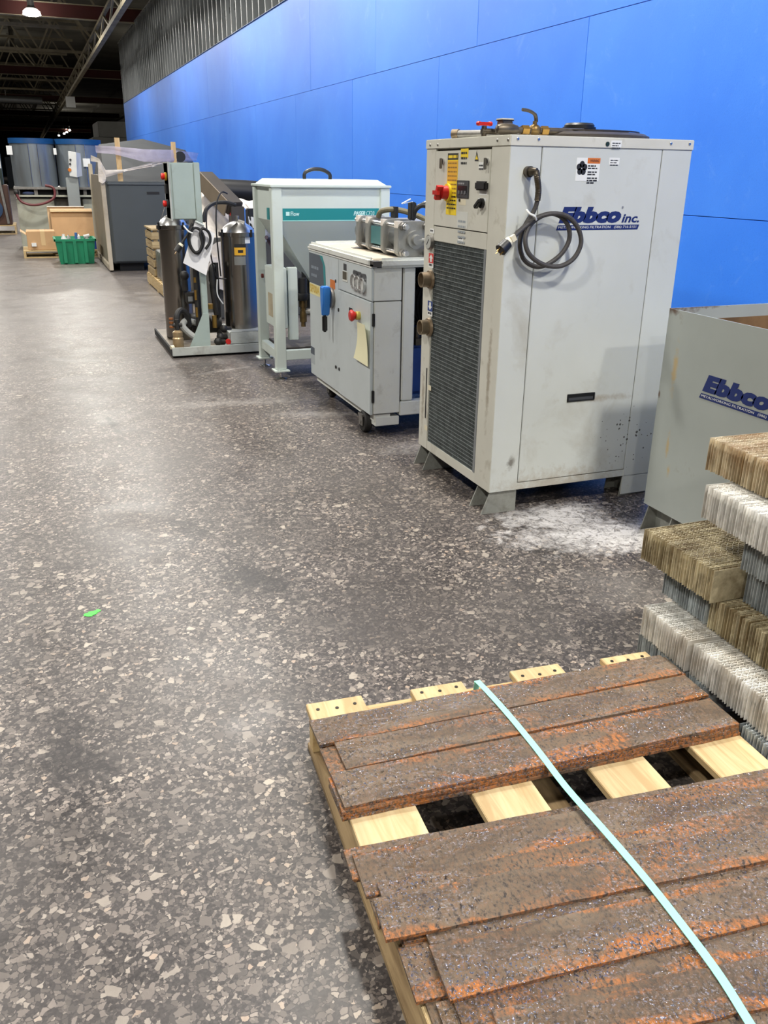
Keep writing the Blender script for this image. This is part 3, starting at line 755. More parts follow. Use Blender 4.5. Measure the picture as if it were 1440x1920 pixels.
ch.part('header_strip', MB().box(FX+.001, FX+.012, yr, yl, zh, zc), CHF, bevel=.0015)
ch.part('grille_sill', MB().box(FX+.001, FX+.012, yr-.003, yl+.002, .104, zg), CHF)
# condenser grille: dark coil, wire mesh, side rail
coil = ch.part('condenser_coil', MB().box(FX+.009, FX+.0118, yr+.018, yl, zg, zh), paint('coil_dark', (34, 40, 42), .5, .4, .2, 40))
WIRE = paint('grille_wire', (130, 138, 138), .4, .4, .3, 25)
mb = MB(); nz = 54
for k in range(nz+1):
    z = zg+(zh-zg)*k/nz; mb.box(FX+.0035, FX+.0065, yr+.018, yl, z-.0015, z+.0015)
ny = 62
for k in range(ny+1):
    y = yr+.018+(yl-yr-.018)*k/ny; mb.box(FX+.0065, FX+.0085, y-.0008, y+.0008, zg, zh)
gm = ch.part('grille_mesh', mb, WIRE); gm['kind'] = 'stuff'
ch.part('grille_rail', MB().box(FX, FX+.010, yr, yr+.018, zg, zh), paint('grille_rail_metal', (150, 156, 160), .35, .5))
# lid and its screws
ch.part('lid', MB().box(cx0-.004, cx1+.004, cy0-.004, cy1+.004, 1.541, 1.582), CHF, bevel=.003)
scr = MB().lathe([(.001, -.004), (.005, -.0035), (.0065, 0), (.001, .0005)], n=10, axis='y').mesh('screw')
scr2 = MB().lathe([(.001, -.004), (.005, -.0035), (.0065, 0), (.001, .0005)], n=10, axis='x').mesh('screw')
for px, py in ((971, 260), (1010, 261), (1258, 269), (1293, 270)):
    p = on_y(px, py, cy0-.004); o = ch.link('screw', scr, STEEL); o.location = Vector((p.x, cy0-.004, p.z))-ch.loc
p = on_y(1139, 270, cy0-.004); ch.part('hole_plug', MB().cyl((p.x, cy0-.004, p.z), (p.x, cy0-.0065, p.z), .009, n=12), flat('green_black_plug', (20, 44, 36), .5))
for px, py in ((807, 272), (821, 271.5), (933, 263), (953, 262)):
    p = on_x(px, py, FX-.004); o = ch.link('screw', scr2, DULLSTEEL); o.location = Vector((FX-.004, p.y, p.z))-ch.loc
def decal_y(t, name, x0, x1, z0, z1, Y, mat, parent=None, th=.0006):
    return t.part(name, MB().box(x0, x1, Y-th, Y, z0, z1), mat, parent)
def decal_x(t, name, y0, y1, z0, z1, X, mat, parent=None, th=.0006):
    return t.part(name, MB().box(X-th, X, min(y0, y1), max(y0, y1), z0, z1), mat, parent)
UX = Vector((1, 0, 0)); UY = Vector((0, -1, 0)); VZ = Vector((0, 0, 1))
dash_rnd = random.Random(3)
def dashes(t, org, u, width, hgt, mat, parent):      # print too small to read: a row of word-long marks
    org = Vector(org); u = Vector(u); nrm = VZ.cross(u) * -1; mb = MB(); x = 0; vs_ = []; fs = []
    while x < width*.97:
        w_ = min(width-x, hgt*dash_rnd.uniform(1.2, 3.8)); o = len(vs_)
        vs_ += [org+u*x, org+u*(x+w_), org+u*(x+w_)+VZ*hgt, org+u*x+VZ*hgt]; fs.append((o, o+1, o+2, o+3)); x += w_+hgt*.5
    return t.part('print_line', MB().add(vs_, fs), mat, parent, recalc=False)
def lines(t, parent, org, u, width, lh, n, mat, nrm, words=None):
    for k in range(n):
        dashes(t, Vector(org)+VZ*(-k*lh)+nrm*.0009, u, width*(1 if k % 2 == 0 else .8), lh*.45, mat, parent)
NY = Vector((0, -1, 0)); NX = Vector((-1, 0, 0))
# side labels
a = on_y(1078, 339, cy0); b = on_y(1126, 296.5, cy0)
wl = decal_y(ch, 'warning_label', a.x, b.x, a.z, b.z, cy0, WHITE)
hx = a.x+(b.x-a.x)*.46
decal_y(ch, 'label_header', hx, b.x, b.z-.021, b.z, cy0-.0006, ORANGEP, wl, .0004)
ch.text('print_line', 'WARNING', (hx+.012, cy0-.0012, b.z-.0155), UX, VZ, b.x-hx-.018, .010, INK, 0, .02, wl)
fan = MB()
fc = (a.x+(hx-a.x)*.52, (a.z+b.z)/2+.004)
for k in range(5):
    t = 2*math.pi*k/5+.3; c = (fc[0]+.014*math.cos(t), fc[1]+.015*math.sin(t))
    fan.prism([(c[0]+.012*math.cos(q*math.pi/6), c[1]+.013*math.sin(q*math.pi/6)) for q in range(12)], 'y', cy0-.0011, cy0-.0006)
ch.part('fan_symbol', fan, INK, wl)
for k, dz in enumerate((.033, .042, .056, .065, .079, .088, .097)):
    dashes(ch, (hx+.004, cy0-.001, b.z-dz), UX, (b.x-hx)*(.62 if k % 3 == 0 else .8), .0055, INK, wl)
a = on_y(1141.5, 308.5, cy0); b = on_y(1162, 296, cy0)
l2 = decal_y(ch, 'small_label', a.x, b.x, a.z, b.z, cy0, WHITE)
lines(ch, l2, (a.x+.006, cy0, b.z-.012), UX, b.x-a.x-.012, .009, 3, DARKGREY, NY, ('CONDENSER AIR', 'DO NOT BLOCK', 'KEEP CLEAR'))
a = on_y(1145, 276, cy0-.004); b = on_y(1166, 264, cy0-.004)
l3 = decal_y(ch, 'small_label', a.x, b.x, a.z, b.z, cy0-.004, WHITE)
lines(ch, l3, (a.x+.006, cy0-.004, b.z-.012), UX, b.x-a.x-.012, .009, 3, DARKGREY, NY, ('LIFT HERE', 'FOUR POINTS', 'ONLY'))
# maker's lettering
Yp = cy0-.0008
a = on_y(1047, 419, Yp); b = on_y(1166, 394, Yp); c = on_y(1198.5, 419, Yp)
ch.text('logo_word', 'Ebbco', (a.x, Yp, a.z), UX, VZ, b.x-a.x, .064, NAVY, .22, .07)
ch.text('logo_word', 'inc.', (b.x+.004, Yp, a.z+.001), UX, VZ, c.x-b.x-.006, .034, NAVY, .22, .03)
ch.text('logo_mark', '®', (b.x-.002, Yp, a.z+.056), UX, VZ, .010, .010, NAVY)
d0 = on_y(1042.5, 429, Yp); d1 = on_y(1198, 421, Yp)
zb0, zb1 = a.z-.027, a.z-.007
lb = ch.part('logo_bar', MB().add([(d0.x, Yp, zb0), (c.x-.006, Yp, zb0), (c.x+.001, Yp, zb1), (d0.x+.007, Yp, zb1)], [(0, 1, 2, 3)]), NAVY, recalc=False)
ch.text('logo_tagline', 'METALWORKING FILTRATION   (586) 716-5151', (d0.x+.01, Yp-.0006, zb0+.004), UX, VZ, c.x-d0.x-.024, .012, WHITE, .1, 0, lb)
# recessed pull handle in the service panel
a = on_y(1062.5, 754, cy0); b = on_y(1115, 735, cy0)
hd = ch.part('recessed_handle', MB().frame(a.x, b.x, a.z, b.z, .006, cy0-.004, cy0).box(a.x+.006, b.x-.006, cy0-.001, cy0, a.z+.006, b.z-.006), BLACK, bevel=.001)
ch.part('grip', MB().box(a.x+.008, b.x-.008, cy0-.003, cy0-.001, a.z+.006, a.z+.018), DARKGREY, hd)
# control panel fittings
def onf(px, py, X=FX-.001): return on_x(px, py, X)
def decal_px(name, p0, p1, mat, parent=None, off=.001, th=.0006):      # p0 upper left, p1 lower right, in the front plane
    A = onf(*p0); B = onf(*p1)
    return decal_x(ch, name, A.y, B.y, min(A.z, B.z), max(A.z, B.z), FX-off, mat, parent, th), A, B
s1, A, B = decal_px('caution_label', (840.2, 287.5), (855, 404), YELLOWP)
yA, yB = A.y, B.y
decal_x(ch, 'label_header', yA, yB, A.z-.027, A.z, FX-.0016, INK, s1, .0004)
zlen = A.z-B.z
decal_x(ch, 'label_band', yA-.003, yB+.003, A.z-.115, A.z-.032, FX-.0016, AMBER, s1, .0004)
dashes(ch, (FX-.0023, yA-.008, A.z-.020), UY, yA-yB-.016, .012, YELLOWP, s1)
for k in range(13):
    zz = A.z-.044-k*.0175 if k < 9 else B.z+.075-(k-9)*.0165
    dashes(ch, (FX-.0023, yA-.008, zz), UY, yA-yB-.016, .006, INK if k > 8 else flat('amber_ink', (150, 112, 40), .6), s1)
rs = onf(839, 361)
SW = ch.part('rotary_switch', MB().cyl((FX-.001, rs.y-.012, rs.z), (FX-.012, rs.y-.012, rs.z), .038, n=24), YELLOWP)
ch.part('switch_knob', MB().cyl((FX-.012, rs.y-.012, rs.z), (FX-.040, rs.y-.012, rs.z), .030, .026, n=20).obox((FX-.05, rs.y-.012, rs.z), (.03, .016, .062), Matrix.Rotation(rad(25), 3, 'X')), REDP, SW)
ch.part('switch_lever', MB().obox((FX-.063, rs.y-.012, rs.z), (.014, .018, .05), Matrix.Rotation(rad(90), 3, 'X')), REDP, SW)
lp, A, B = decal_px('voltage_label', (864.5, 279), (878, 296), YELLOWP)
for k in range(3): dashes(ch, (FX-.0022, A.y-.006, A.z-.022-.02*k), UY, (A.y-B.y)*.75, .009, INK, lp)
A = onf(890, 302); B = onf(898.5, 285)
tri = ch.part('hazard_triangle', MB().prism([(A.y, A.z), (B.y, A.z-.001), ((A.y+B.y)/2, B.z)], 'x', FX-.0018, FX-.001), INK)
my = (A.y+B.y)/2; ww = (A.y-B.y)
ch.part('triangle_face', MB().prism([(A.y-ww*.16, A.z+.006), (B.y+ww*.16, A.z+.006), (my, B.z-.012)], 'x', FX-.0023, FX-.0018), YELLOWP, tri)
ch.part('bolt_symbol', MB().prism([(my+.004, A.z+.014), (my-.002, A.z+.03), (my+.002, A.z+.03), (my-.003, A.z+.048), (my+.006, A.z+.028), (my+.001, A.z+.028)], 'x', FX-.0027, FX-.0023), INK, tri)
l5, A, B = decal_px('small_label', (898, 304), (910, 315.5), WHITE)
lines(ch, l5, (FX-.0016, A.y-.005, A.z-.016), UY, A.y-B.y-.01, .013, 2, DARKGREY, NX, ('FUSES', 'SEE MANUAL'))
for px, py in ((831.5, 303), (915, 303)):
    q = onf(px, py)
    lt = ch.part('latch', MB().cyl((FX-.001, q.y, q.z), (FX-.008, q.y, q.z), .013, n=14), STEEL)
    ch.part('latch_wing', MB().box(FX-.020, FX-.008, q.y-.005, q.y+.005, q.z-.03, q.z+.014), DULLSTEEL, lt, bevel=.002)
A = onf(858.5, 338); B = onf(879, 372)
ctl = ch.part('controller_display', MB().box(FX-.006, FX-.001, B.y, A.y, B.z, A.z), DARKGREY, bevel=.001)
mid = (A.y+B.y)/2; sl = (A.y-B.y)
ch.part('screen', MB().box(FX-.0066, FX-.006, B.y+.012, A.y-.012, A.z-.050, A.z-.022), flat('display_dark', (34, 36, 40), .25), ctl)
dashes(ch, (FX-.0072, A.y-.014, A.z-.016), UY, sl*.55, .007, flat('pale_print', (150, 152, 156), .5), ctl)
for k in range(3): ch.part('button', MB().box(FX-.009, FX-.006, mid-.038+.03*k, mid-.022+.03*k, B.z+.016, B.z+.030), flat('button_grey', (96, 98, 102), .5), ctl)
tg, A, B = decal_px('paper_tag', (861.5, 373.5), (873, 385), CREAM)
ch.part('hole_plug', MB().cyl((FX-.001, A.y-.006, A.z-.004), (FX-.006, A.y-.006, A.z-.004), .006, n=8), INK)
A = onf(898, 339.5); B = onf(916, 357.5)
al = ch.part('alarm_module', MB().box(FX-.022, FX-.001, B.y, A.y, B.z, A.z), BLACK, bevel=.006)
lk, A, B = decal_px('small_label', (899.5, 358), (913, 366), WHITE)
lk2, A, B = decal_px('small_label', (897, 371), (911, 378), WHITE)
q = onf(905, 381)
kn = ch.part('selector_knob', MB().cyl((FX-.001, q.y, q.z), (FX-.012, q.y, q.z), .020, n=16), BLACK)
ch.part('knob_lever', MB().obox((FX-.022, q.y+.004, q.z-.003), (.02, .016, .05), Matrix.Rotation(rad(55), 3, 'X')), BLACK, kn, bevel=.003)
l7, A, B = decal_px('faded_label', (858, 396), (876, 429), flat('faded_paper', (206, 208, 202), .6))
for k in range(5): dashes(ch, (FX-.0022, A.y-.012, A.z-.045-.022*k), UY, (A.y-B.y)*.72, .009, flat('faded_ink', (150, 158, 164), .6), l7)
A = on_x(859, 443, FX+.001); B = on_x(868.5, 453, FX+.001)
l8 = decal_x(ch, 'small_label', A.y, B.y, B.z, A.z, FX+.001, WHITE)
dashes(ch, (FX-.0002, A.y-.005, (A.z+B.z)/2), UY, (A.y-B.y)*.7, .007, DARKGREY, l8)
# far front post: gauge, ports, flow arrows, level slot
q = onf(808.5, 454, FX)
gz = q.z; gy = q.y
ga = ch.part('pressure_gauge', MB().cyl((FX, gy, gz), (FX-.016, gy, gz), .034, n=24), DULLSTEEL)
ch.part('dial', MB().cyl((FX-.016, gy, gz), (FX-.0175, gy, gz), .030, n=24), flat('dial_grey', (176, 178, 174), .3), ga)
ch.part('needle', MB().bar((FX-.0185, gy+.012, gz-.012), (FX-.0185, gy-.010, gz+.014), .003, .001, (1, 0, 0)), INK, ga)
A = onf(806.5, 428, FX); B = onf(814, 438, FX); sl_ = decal_x(ch, 'small_label', A.y, B.y, B.z, A.z, FX, WHITE)
dashes(ch, (FX-.001, A.y-.006, (A.z+B.z)/2-.003), UY, (A.y-B.y)*.6, .008, DARKGREY, sl_)
for (p0, p1, border, up, word) in (((804.5, 474), (812.3, 503), flat('red_border', (206, 70, 66), .5), True, 'OUT'), ((802.5, 563), (810.5, 594), flat('blue_border', (46, 70, 130), .5), False, 'IN')):
    A = onf(*p0, FX); B = onf(*p1, FX); zz = B.z+(A.z-B.z)*.32
    fl = decal_x(ch, 'flow_label', A.y, B.y, B.z, A.z, FX, WHITE)
    decal_x(ch, 'label_field', A.y, B.y, zz, A.z, FX-.0006, border, fl, .0004)
    m_ = (A.y+B.y)/2; h_ = (A.y-B.y)/2; zt_ = A.z-.006; zb_ = zz+.006
    arrow = [(m_+h_*.35, zb_), (m_-h_*.35, zb_), (m_-h_*.35, (zt_+zb_)/2), (m_-h_*.8, (zt_+zb_)/2), (m_, zt_), (m_+h_*.8, (zt_+zb_)/2), (m_+h_*.35, (zt_+zb_)/2)]
    if not up: arrow = [(y_, zt_+zb_-z_) for y_, z_ in arrow]
    ch.part('arrow', MB().prism(arrow, 'x', FX-.0014, FX-.001), WHITE, fl)
    dashes(ch, (FX-.0012, A.y-.006, B.z+.008), UY, (A.y-B.y)*.7, .010, DARKGREY, fl)
PORT = paint('port_pipe', (150, 134, 112), .4, .7, .25, 20, (96, 70, 48), .6, 9)
for px, py in ((807.5, 524), (805, 613)):
    q = onf(px, py, FX)
    pt = ch.part('pipe_port', MB().cyl((FX, q.y, q.z), (FX-.012, q.y, q.z), .046, .042, n=24).lathe([(.036, 0), (.036, -.052), (.031, -.052), (.031, -.004)], (FX, q.y, q.z), 24, 'x'), PORT)
    ch.part('port_bore', MB().cyl((FX-.004, q.y, q.z), (FX-.006, q.y, q.z), .0308, n=20), DARKVOID, pt)
A = onf(800.5, 690, FX); B = onf(798, 784, FX)
ch.part('level_slot', MB().box(FX-.0008, FX, A.y-.006, A.y+.006, B.z, A.z), DARKVOID)
for px, py in ((805.5, 727), (798.5, 802)):
    q = onf(px, py, FX); decal_x(ch, 'small_label', q.y+.018, q.y-.018, q.z-.013, q.z+.013, FX, CREAM)
# feet
for (a, b) in ((3.20, 3.32), (3.86, 3.98)):
    fork_foot(ch, cx0, cx0+.145, a, b, .104, .03); fork_foot(ch, cx1-.155, cx1, a, b, .104, .0)
ch.part('kick_plate', MB().box(2.486, cx1, cy0+.003, cy0+.009, .01, .104), CHW)
# power cord: gland, coil, tie, plug
def cq(px, py, off): return on_y(900+px/6.857, 300+py/6.857, cy0-off)
g0 = cq(612, 150, 0)
gl = ch.part('cord_gland', MB().cyl((g0.x, cy0, g0.z), (g0.x, cy0-.022, g0.z), .021, n=16).cyl((g0.x, cy0-.022, g0.z), (g0.x+.014, cy0-.048, g0.z+.002), .017, .0125, n=16), PIPE)
cpts = [(Vector((g0.x+.012, cy0-.045, g0.z+.002)))] + [cq(x, y, o) for x, y, o in ((735, 230, .055), (752, 380, .045), (738, 520, .035), (690, 660, .030), (590, 820, .025), (530, 960, .02), (515, 1120, .02), (560, 1270, .022), (660, 1352, .025), (780, 1372, .03), (920, 1310, .035), (1060, 1190, .04), (1145, 1030, .042), (1140, 870, .045), (1060, 745, .045), (940, 690, .045), (810, 715, .042), (690, 790, .04), (610, 900, .045), (582, 1040, .055), (620, 1190, .06), (730, 1300, .062), (880, 1362, .064), (1040, 1362, .066), (1190, 1280, .068), (1280, 1140, .07), (1298, 1000, .07), (1240, 840, .066), (1120, 725, .062), (960, 688, .06), (800, 715, .055), (680, 775, .05), (580, 850, .05), (480, 940, .06), (400, 1020, .07))]
ch.part('power_cord', MB().tube(curve_pts(cpts, 5), .0095, 10), CORD)
flexp = curve_pts([cpts[0], cpts[1], cpts[2], cpts[3]], 14)
ch.part('cord_sleeve', MB().tube(flexp, [.0118+(.0012 if i % 2 else 0) for i in range(len(flexp))], 10), PIPE)
pd = (cq(230, 1195, .085)-cq(400, 1020, .07)).normalized(); p0 = cq(385, 1035, .07)
pl = ch.part('plug', MB().cyl(p0+pd*.016, p0+pd*.058, .022, .0245, n=20), BLACK)
ch.part('plug_collar', MB().cyl(p0-pd*.004, p0+pd*.017, .016, .021, n=20), CREAM, pl)
ch.part('plug_clamp', MB().obox(p0+pd*.004+Vector((.010, -.012, .012)), (.02, .014, .024), Matrix.Rotation(rad(-30), 3, 'Y')), CREAM, pl)
sd = pd.orthogonal().normalized(); s2_ = pd.cross(sd)
for k in range(3):
    t = 2*math.pi*k/3; c = p0+pd*.058+(sd*math.cos(t)+s2_*math.sin(t))*.012
    ch.part('prong', MB().bar(c, c+pd*.018, .006, .002), BRASS, pl)
tie = curve_pts([cq(600, 640, .05), cq(640, 690, .07), cq(705, 725, .075), cq(722, 770, .065)], 6)
ch.part('cord_tie', MB().tube(tie, .0045, 6), WHITE)
# on the roof: valves, pipework, fan guard
TZ = 1.582
def tp(px, Y): p = on_y(px, 240, Y); return p.x
MOT = paint('dark_cast_metal', (66, 60, 54), .5, .4, .2, 20)
ch.part('fan_guard', MB().lathe([(.35, 0), (.35, .014), (.33, .024), (.10, .030), (.001, .030)], (2.27, 3.585, TZ), 40), MOT)
ch.part('fan_hub', MB().lathe([(.064, .028), (.064, .056), (.056, .064), (.001, .064)], (2.243, 3.46, TZ), 28), BLACK)
ch.part('hub_rim', MB().lathe([(.071, .040), (.071, .048), (.06, .048)], (2.243, 3.46, TZ), 28), BLACK)
mb = MB()
for k in range(5): mb.lathe([(.12+.045*k, .028), (.12+.045*k, .033), (.127+.045*k, .033), (.127+.045*k, .028)], (2.27, 3.585, TZ), 32)
ch.part('guard_rings', mb, MOT)
vy = 3.33
ch.part('header_pipe', MB().cyl((1.79, 3.74, TZ+.017), (1.96, 3.50, TZ+.017), .017, n=14), DULLSTEEL)
ch.part('pipe_cap', MB().cyl((1.782, 3.752, TZ+.018), (1.80, 3.727, TZ+.018), .020, n=14), PORT)
ch.part('valve_pipe', MB().cyl((1.80, vy, TZ+.022), (2.18, vy, TZ+.024), .013, n=14), PIPE)
ch.part('strainer_body', MB().lathe([(.001, 0), (.016, .004), (.022, .02), (.022, .07), (.016, .095), (.001, .095)], (1.772, vy, TZ+.024), 20, 'x'), PIPE)
for x in (1.888, 1.978): ch.part('brass_union', MB().cyl((x, vy, TZ+.023), (x+.030, vy, TZ+.023), .019, n=6), BRASS)
bv = ch.part('ball_valve', MB().ball((1.948, vy, TZ+.025), .024, 14, (1.1, 1, .95)).cyl((1.948, vy, TZ+.035), (1.948, vy, TZ+.058), .009, n=10), paint('brass_body', (128, 104, 62), .4, .7, .2, 20))
hp = curve_pts([(1.953, vy, TZ+.054), (1.950, vy, TZ+.072), (1.940, vy-.003, TZ+.084), (1.915, vy-.005, TZ+.094), (1.882, vy-.006, TZ+.098)], 6)
ch.part('valve_handle', MB().tube(hp, [.008]*12+[.0065]*(len(hp)-12), 8), PIPE, bv)
rv = ch.part('drain_valve', MB().cyl((1.786, 3.46, TZ), (1.786, 3.46, TZ+.04), .011, n=12).cyl((1.775, 3.46, TZ+.02), (1.9, 3.46, TZ+.02), .012, n=12), PIPE)
ch.part('red_handle', MB().obox((1.786, 3.46, TZ+.048), (.064, .022, .013), Matrix.Rotation(rad(6), 3, 'Z')).ball((1.760, 3.46, TZ+.049), .012, 10, (1, 1, .8)).ball((1.812, 3.46, TZ+.049), .012, 10, (1, 1, .8)), REDP, rv, label='red lever handle')
ch.part('solenoid_box', MB().box(1.825, 1.872, vy+.045, vy+.095, TZ+.015, TZ+.058).box(1.82, 1.878, vy+.042, vy+.098, TZ+.058, TZ+.063), PIPE, bevel=.003)
ch.part('solenoid_cap', MB().box(1.822, 1.874, vy+.044, vy+.096, TZ+.063, TZ+.067), CREAM)
ch.part('copper_line', MB().tube(curve_pts([(1.87, vy+.06, TZ+.02), (1.95, vy+.09, TZ+.03), (2.03, vy+.06, TZ+.018), (2.1, vy+.02, TZ+.016), (2.19, vy+.03, TZ+.014)], 6), .008, 8), PIPE)

# ------------------------------------------------------------------ pump cart beyond the chiller
PUG = paint('pump_grey_paint', (188, 196, 198), .42, 0, .05, 3, (140, 138, 130), .5, 4, (.58, .8))
PUL = paint('pump_light_paint', (214, 216, 210), .42, 0, .05, 4, (120, 112, 98), .5, 7, (.58, .78))
TEAL = flat('teal_band', (20, 128, 132), .4)
pX = 1.685; pY0, pY1 = 4.50, 5.69; pZ0, pZ1 = .132, .955
pu = Thing('intensifier_pump_cart', 'grey high pressure pump cart on castors with teal label and hanging paper tag', 'pump', (2.1, 5.05, 0))
ys = on_x(635, 560, pX).y                                   # seam between the two doors
dz = on_x(661, 552, pX).z
pu.part('cabinet_core', MB().box(pX+.012, 1.87, pY0+.012, pY1, pZ0+.01, pZ1-.01), flat('seam_dark', (64, 58, 50)))
dl = pu.part('cabinet_door', MB().box(pX, pX+.014, ys+.002, pY1, pZ0, pZ1), PUG, bevel=.003)
dr = pu.part('cabinet_door', MB().box(pX-.004, pX+.014, pY0+.004, ys-.002, pZ0, dz-.004), PUG, bevel=.003)
ip = pu.part('instrument_panel', MB().box(pX, pX+.014, pY0, ys-.002, dz, pZ1), PUG, bevel=.003)
pu.part('cabinet_cap', MB().box(pX-.004, pX+.03, pY0, pY1+.002, pZ1, pZ1+.008), PUL)
pu.part('end_panel', MB().box(pX+.014, 1.862, pY0, pY0+.012, dz+.002, pZ1), PUL, bevel=.002)
pu.part('end_panel', MB().box(pX+.016, 1.862, pY0-.002, pY0+.012, pZ0+.005, dz-.003), PUL, bevel=.003)
for z in (dz-.10, pZ0+.11): pu.part('hinge', MB().box(pX+.004, pX+.018, pY0-.010, pY0+.004, z-.035, z+.035), BLACK, bevel=.002)
# lettering and labels on the left door
def fp(px, py, X=pX): return on_x(px, py, X)
A = fp(579, 469.5); ga_ = fp(607, 494)
Y1 = pY1-.003; Y2 = fp(608.5, 500).y; zT = pZ1-.015; zM = fp(590, 532).z
SLATE = flat('slate_label', (76, 84, 96), .45)
lb = pu.part('brand_panel', MB().prism([(Y1, zM), (Y1, zT), (Y2+.10, zT), (Y2+.03, zT-.05), (Y2+.012, zM)], 'x', pX-.0012, pX), SLATE)
pu.part('brand_swoosh', MB().prism([(Y2+.012, zM), (Y2+.03, zT-.05), (Y2+.10, zT), (Y2+.045, zT), (Y2-.015, zT-.06), (Y2-.025, zM)], 'x', pX-.0012, pX), TEAL, lb)
dashes(pu, (pX-.0022, Y1-.05, (zT+zM)/2), Vector((0, -1, 0)), .16, .018, flat('slate_print', (130, 140, 152), .5), lb)
dashes(pu, (pX-.0022, Y1-.05, (zT+zM)/2-.05), Vector((0, -1, 0)), .12, .018, flat('slate_print', (130, 140, 152), .5), lb)
zy0 = fp(590, 553).z
yl_ = pu.part('number_band', MB().box(pX-.001, pX, Y2+.09, Y1, zy0, zM-.004), flat('pale_yellow_print', (222, 214, 160), .5))
pu.text('number_lettering', 'SF00A', (pX-.0018, Y1-.012, zy0+.012), (0, -1, 0), VZ, (Y1-Y2-.12), (zM-zy0)*.72, flat('yellow_print', (205, 176, 84), .5), 0, .04, yl_)
A = fp(619, 523); B = fp(628.5, 543)
pu.part('orange_label', MB().box(pX-.001, pX, B.y, A.y, B.z, A.z), ORANGEP)
q = fp(629.5, 527); pu.part('lock_hole', MB().cyl((pX, q.y, q.z), (pX-.003, q.y, q.z), .010, n=10), INK)
# blue disconnect handle
q = fp(623, 558)
hb = pu.part('disconnect_switch', MB().cyl((pX, q.y, q.z), (pX-.02, q.y, q.z), .062, n=24), DULLSTEEL)
BLUEH = flat('blue_handle', (48, 122, 204), .4)
pu.part('handle_body', MB().prism([(q.y+.035, q.z+.07), (q.y-.035, q.z+.07), (q.y-.03, q.z-.02), (q.y-.005, q.z-.11), (q.y+.012, q.z-.11), (q.y+.03, q.z-.02)], 'x', pX-.07, pX-.02), BLUEH, hb, bevel=.006)
pu.part('handle_grip', MB().box(pX-.066, pX-.035, q.y-.012, q.y+.016, q.z-.21, q.z-.105), BLACK, hb, bevel=.008)
for px, py in ((636.3, 581), (631, 688), (637.5, 692)):
    q = fp(px, py); pu.part('door_latch', MB().cyl((pX-.004, q.y, q.z), (pX-.008, q.y, q.z), .011, n=10), INK)
A = fp(583, 648); B = fp(590.5, 684)
cl = pu.part('corner_label', MB().box(pX-.001, pX, B.y, A.y, B.z, A.z), flat('corner_label_grey', (168, 176, 180), .5)); pu.part('label_header', MB().box(pX-.0016, pX-.001, B.y, A.y, A.z-.05, A.z), SLATE, cl)
# instrument panel: meter, three gauges
A = fp(643, 507); B = fp(652, 529.5)
mt_ = pu.part('hour_meter', MB().box(pX-.004, pX, B.y, A.y, B.z, A.z), PUL, bevel=.001)
pu.part('meter_window', MB().box(pX-.005, pX-.004, B.y+.008, A.y-.008, B.z+.012, A.z-.002), flat('olive_display', (66, 62, 46), .3), mt_)
pu.part('meter_tag', MB().box(pX-.001, pX, B.y+.02, A.y-.012, A.z+.004, A.z+.042), DARKGREY, mt_)
for px, py in ((666.3, 528), (674, 531), (682.5, 535)):
    q = fp(px, py)
    gg = pu.part('round_gauge', MB().lathe([(.001, -.004), (.034, -.004), (.036, -.018), (.042, -.018), (.042, 0)], (pX, q.y, q.z), 24, 'x'), STEEL)
    pu.part('dial', MB().cyl((pX-.004, q.y, q.z), (pX-.008, q.y, q.z), .034, n=20), flat('dial_pale', (196, 198, 196), .4), gg)
    pu.part('gauge_plate', MB().prism([(q.y+.04, q.z), (q.y-.04, q.z), (q.y-.04, q.z+.05), (q.y-.03, q.z+.062), (q.y+.03, q.z+.062), (q.y+.04, q.z+.05)], 'x', pX-.0015, pX), DARKGREY, gg)
# right door: switch tag, red stop button, paper tag
A = fp(656, 576); B = fp(662, 586.5); pu.part('switch_tag', MB().box(pX-.006, pX-.004, B.y, A.y, B.z, A.z), INK)
q = fp(672, 590)
eb = pu.part('stop_button', MB().cyl((pX-.004, q.y-.03, q.z), (pX-.026, q.y-.03, q.z), .024, n=16), flat('dull_yellow', (190, 176, 90), .5))
pu.part('button_cap', MB().lathe([(.001, -.062), (.026, -.06), (.034, -.050), (.030, -.040), (.018, -.026)], (pX, q.y-.02, q.z), 18, 'x'), REDP, eb)
t0 = fp(669, 603, pX-.035); t1 = fp(661.5, 671, pX-.03); t2 = fp(683, 676, pX-.03)
tag = []; n = 8; fs = []
for k in range(n+1):
    f_ = k/n; zc_ = t0.z+(t1.z-t0.z)*f_; bow = .012*math.sin(f_*math.pi)
    tag += [(pX-.034+.01*f_+bow, t0.y+.004+(t1.y-t0.y)*f_, zc_), (pX-.034+.018*f_+bow*.5, t0.y-.125-.008*f_, zc_-.01*f_)]
    if k: fs.append((2*k-2, 2*k-1, 2*k+1, 2*k))
me = MB().add(tag, fs).add([(x+.0008, y, z) for x, y, z in tag], [f[::-1] for f in fs])
pu.part('paper_tag', me, flat('pale_yellow_paper', (238, 234, 196), .7), recalc=False, label='pale yellow paper tag')
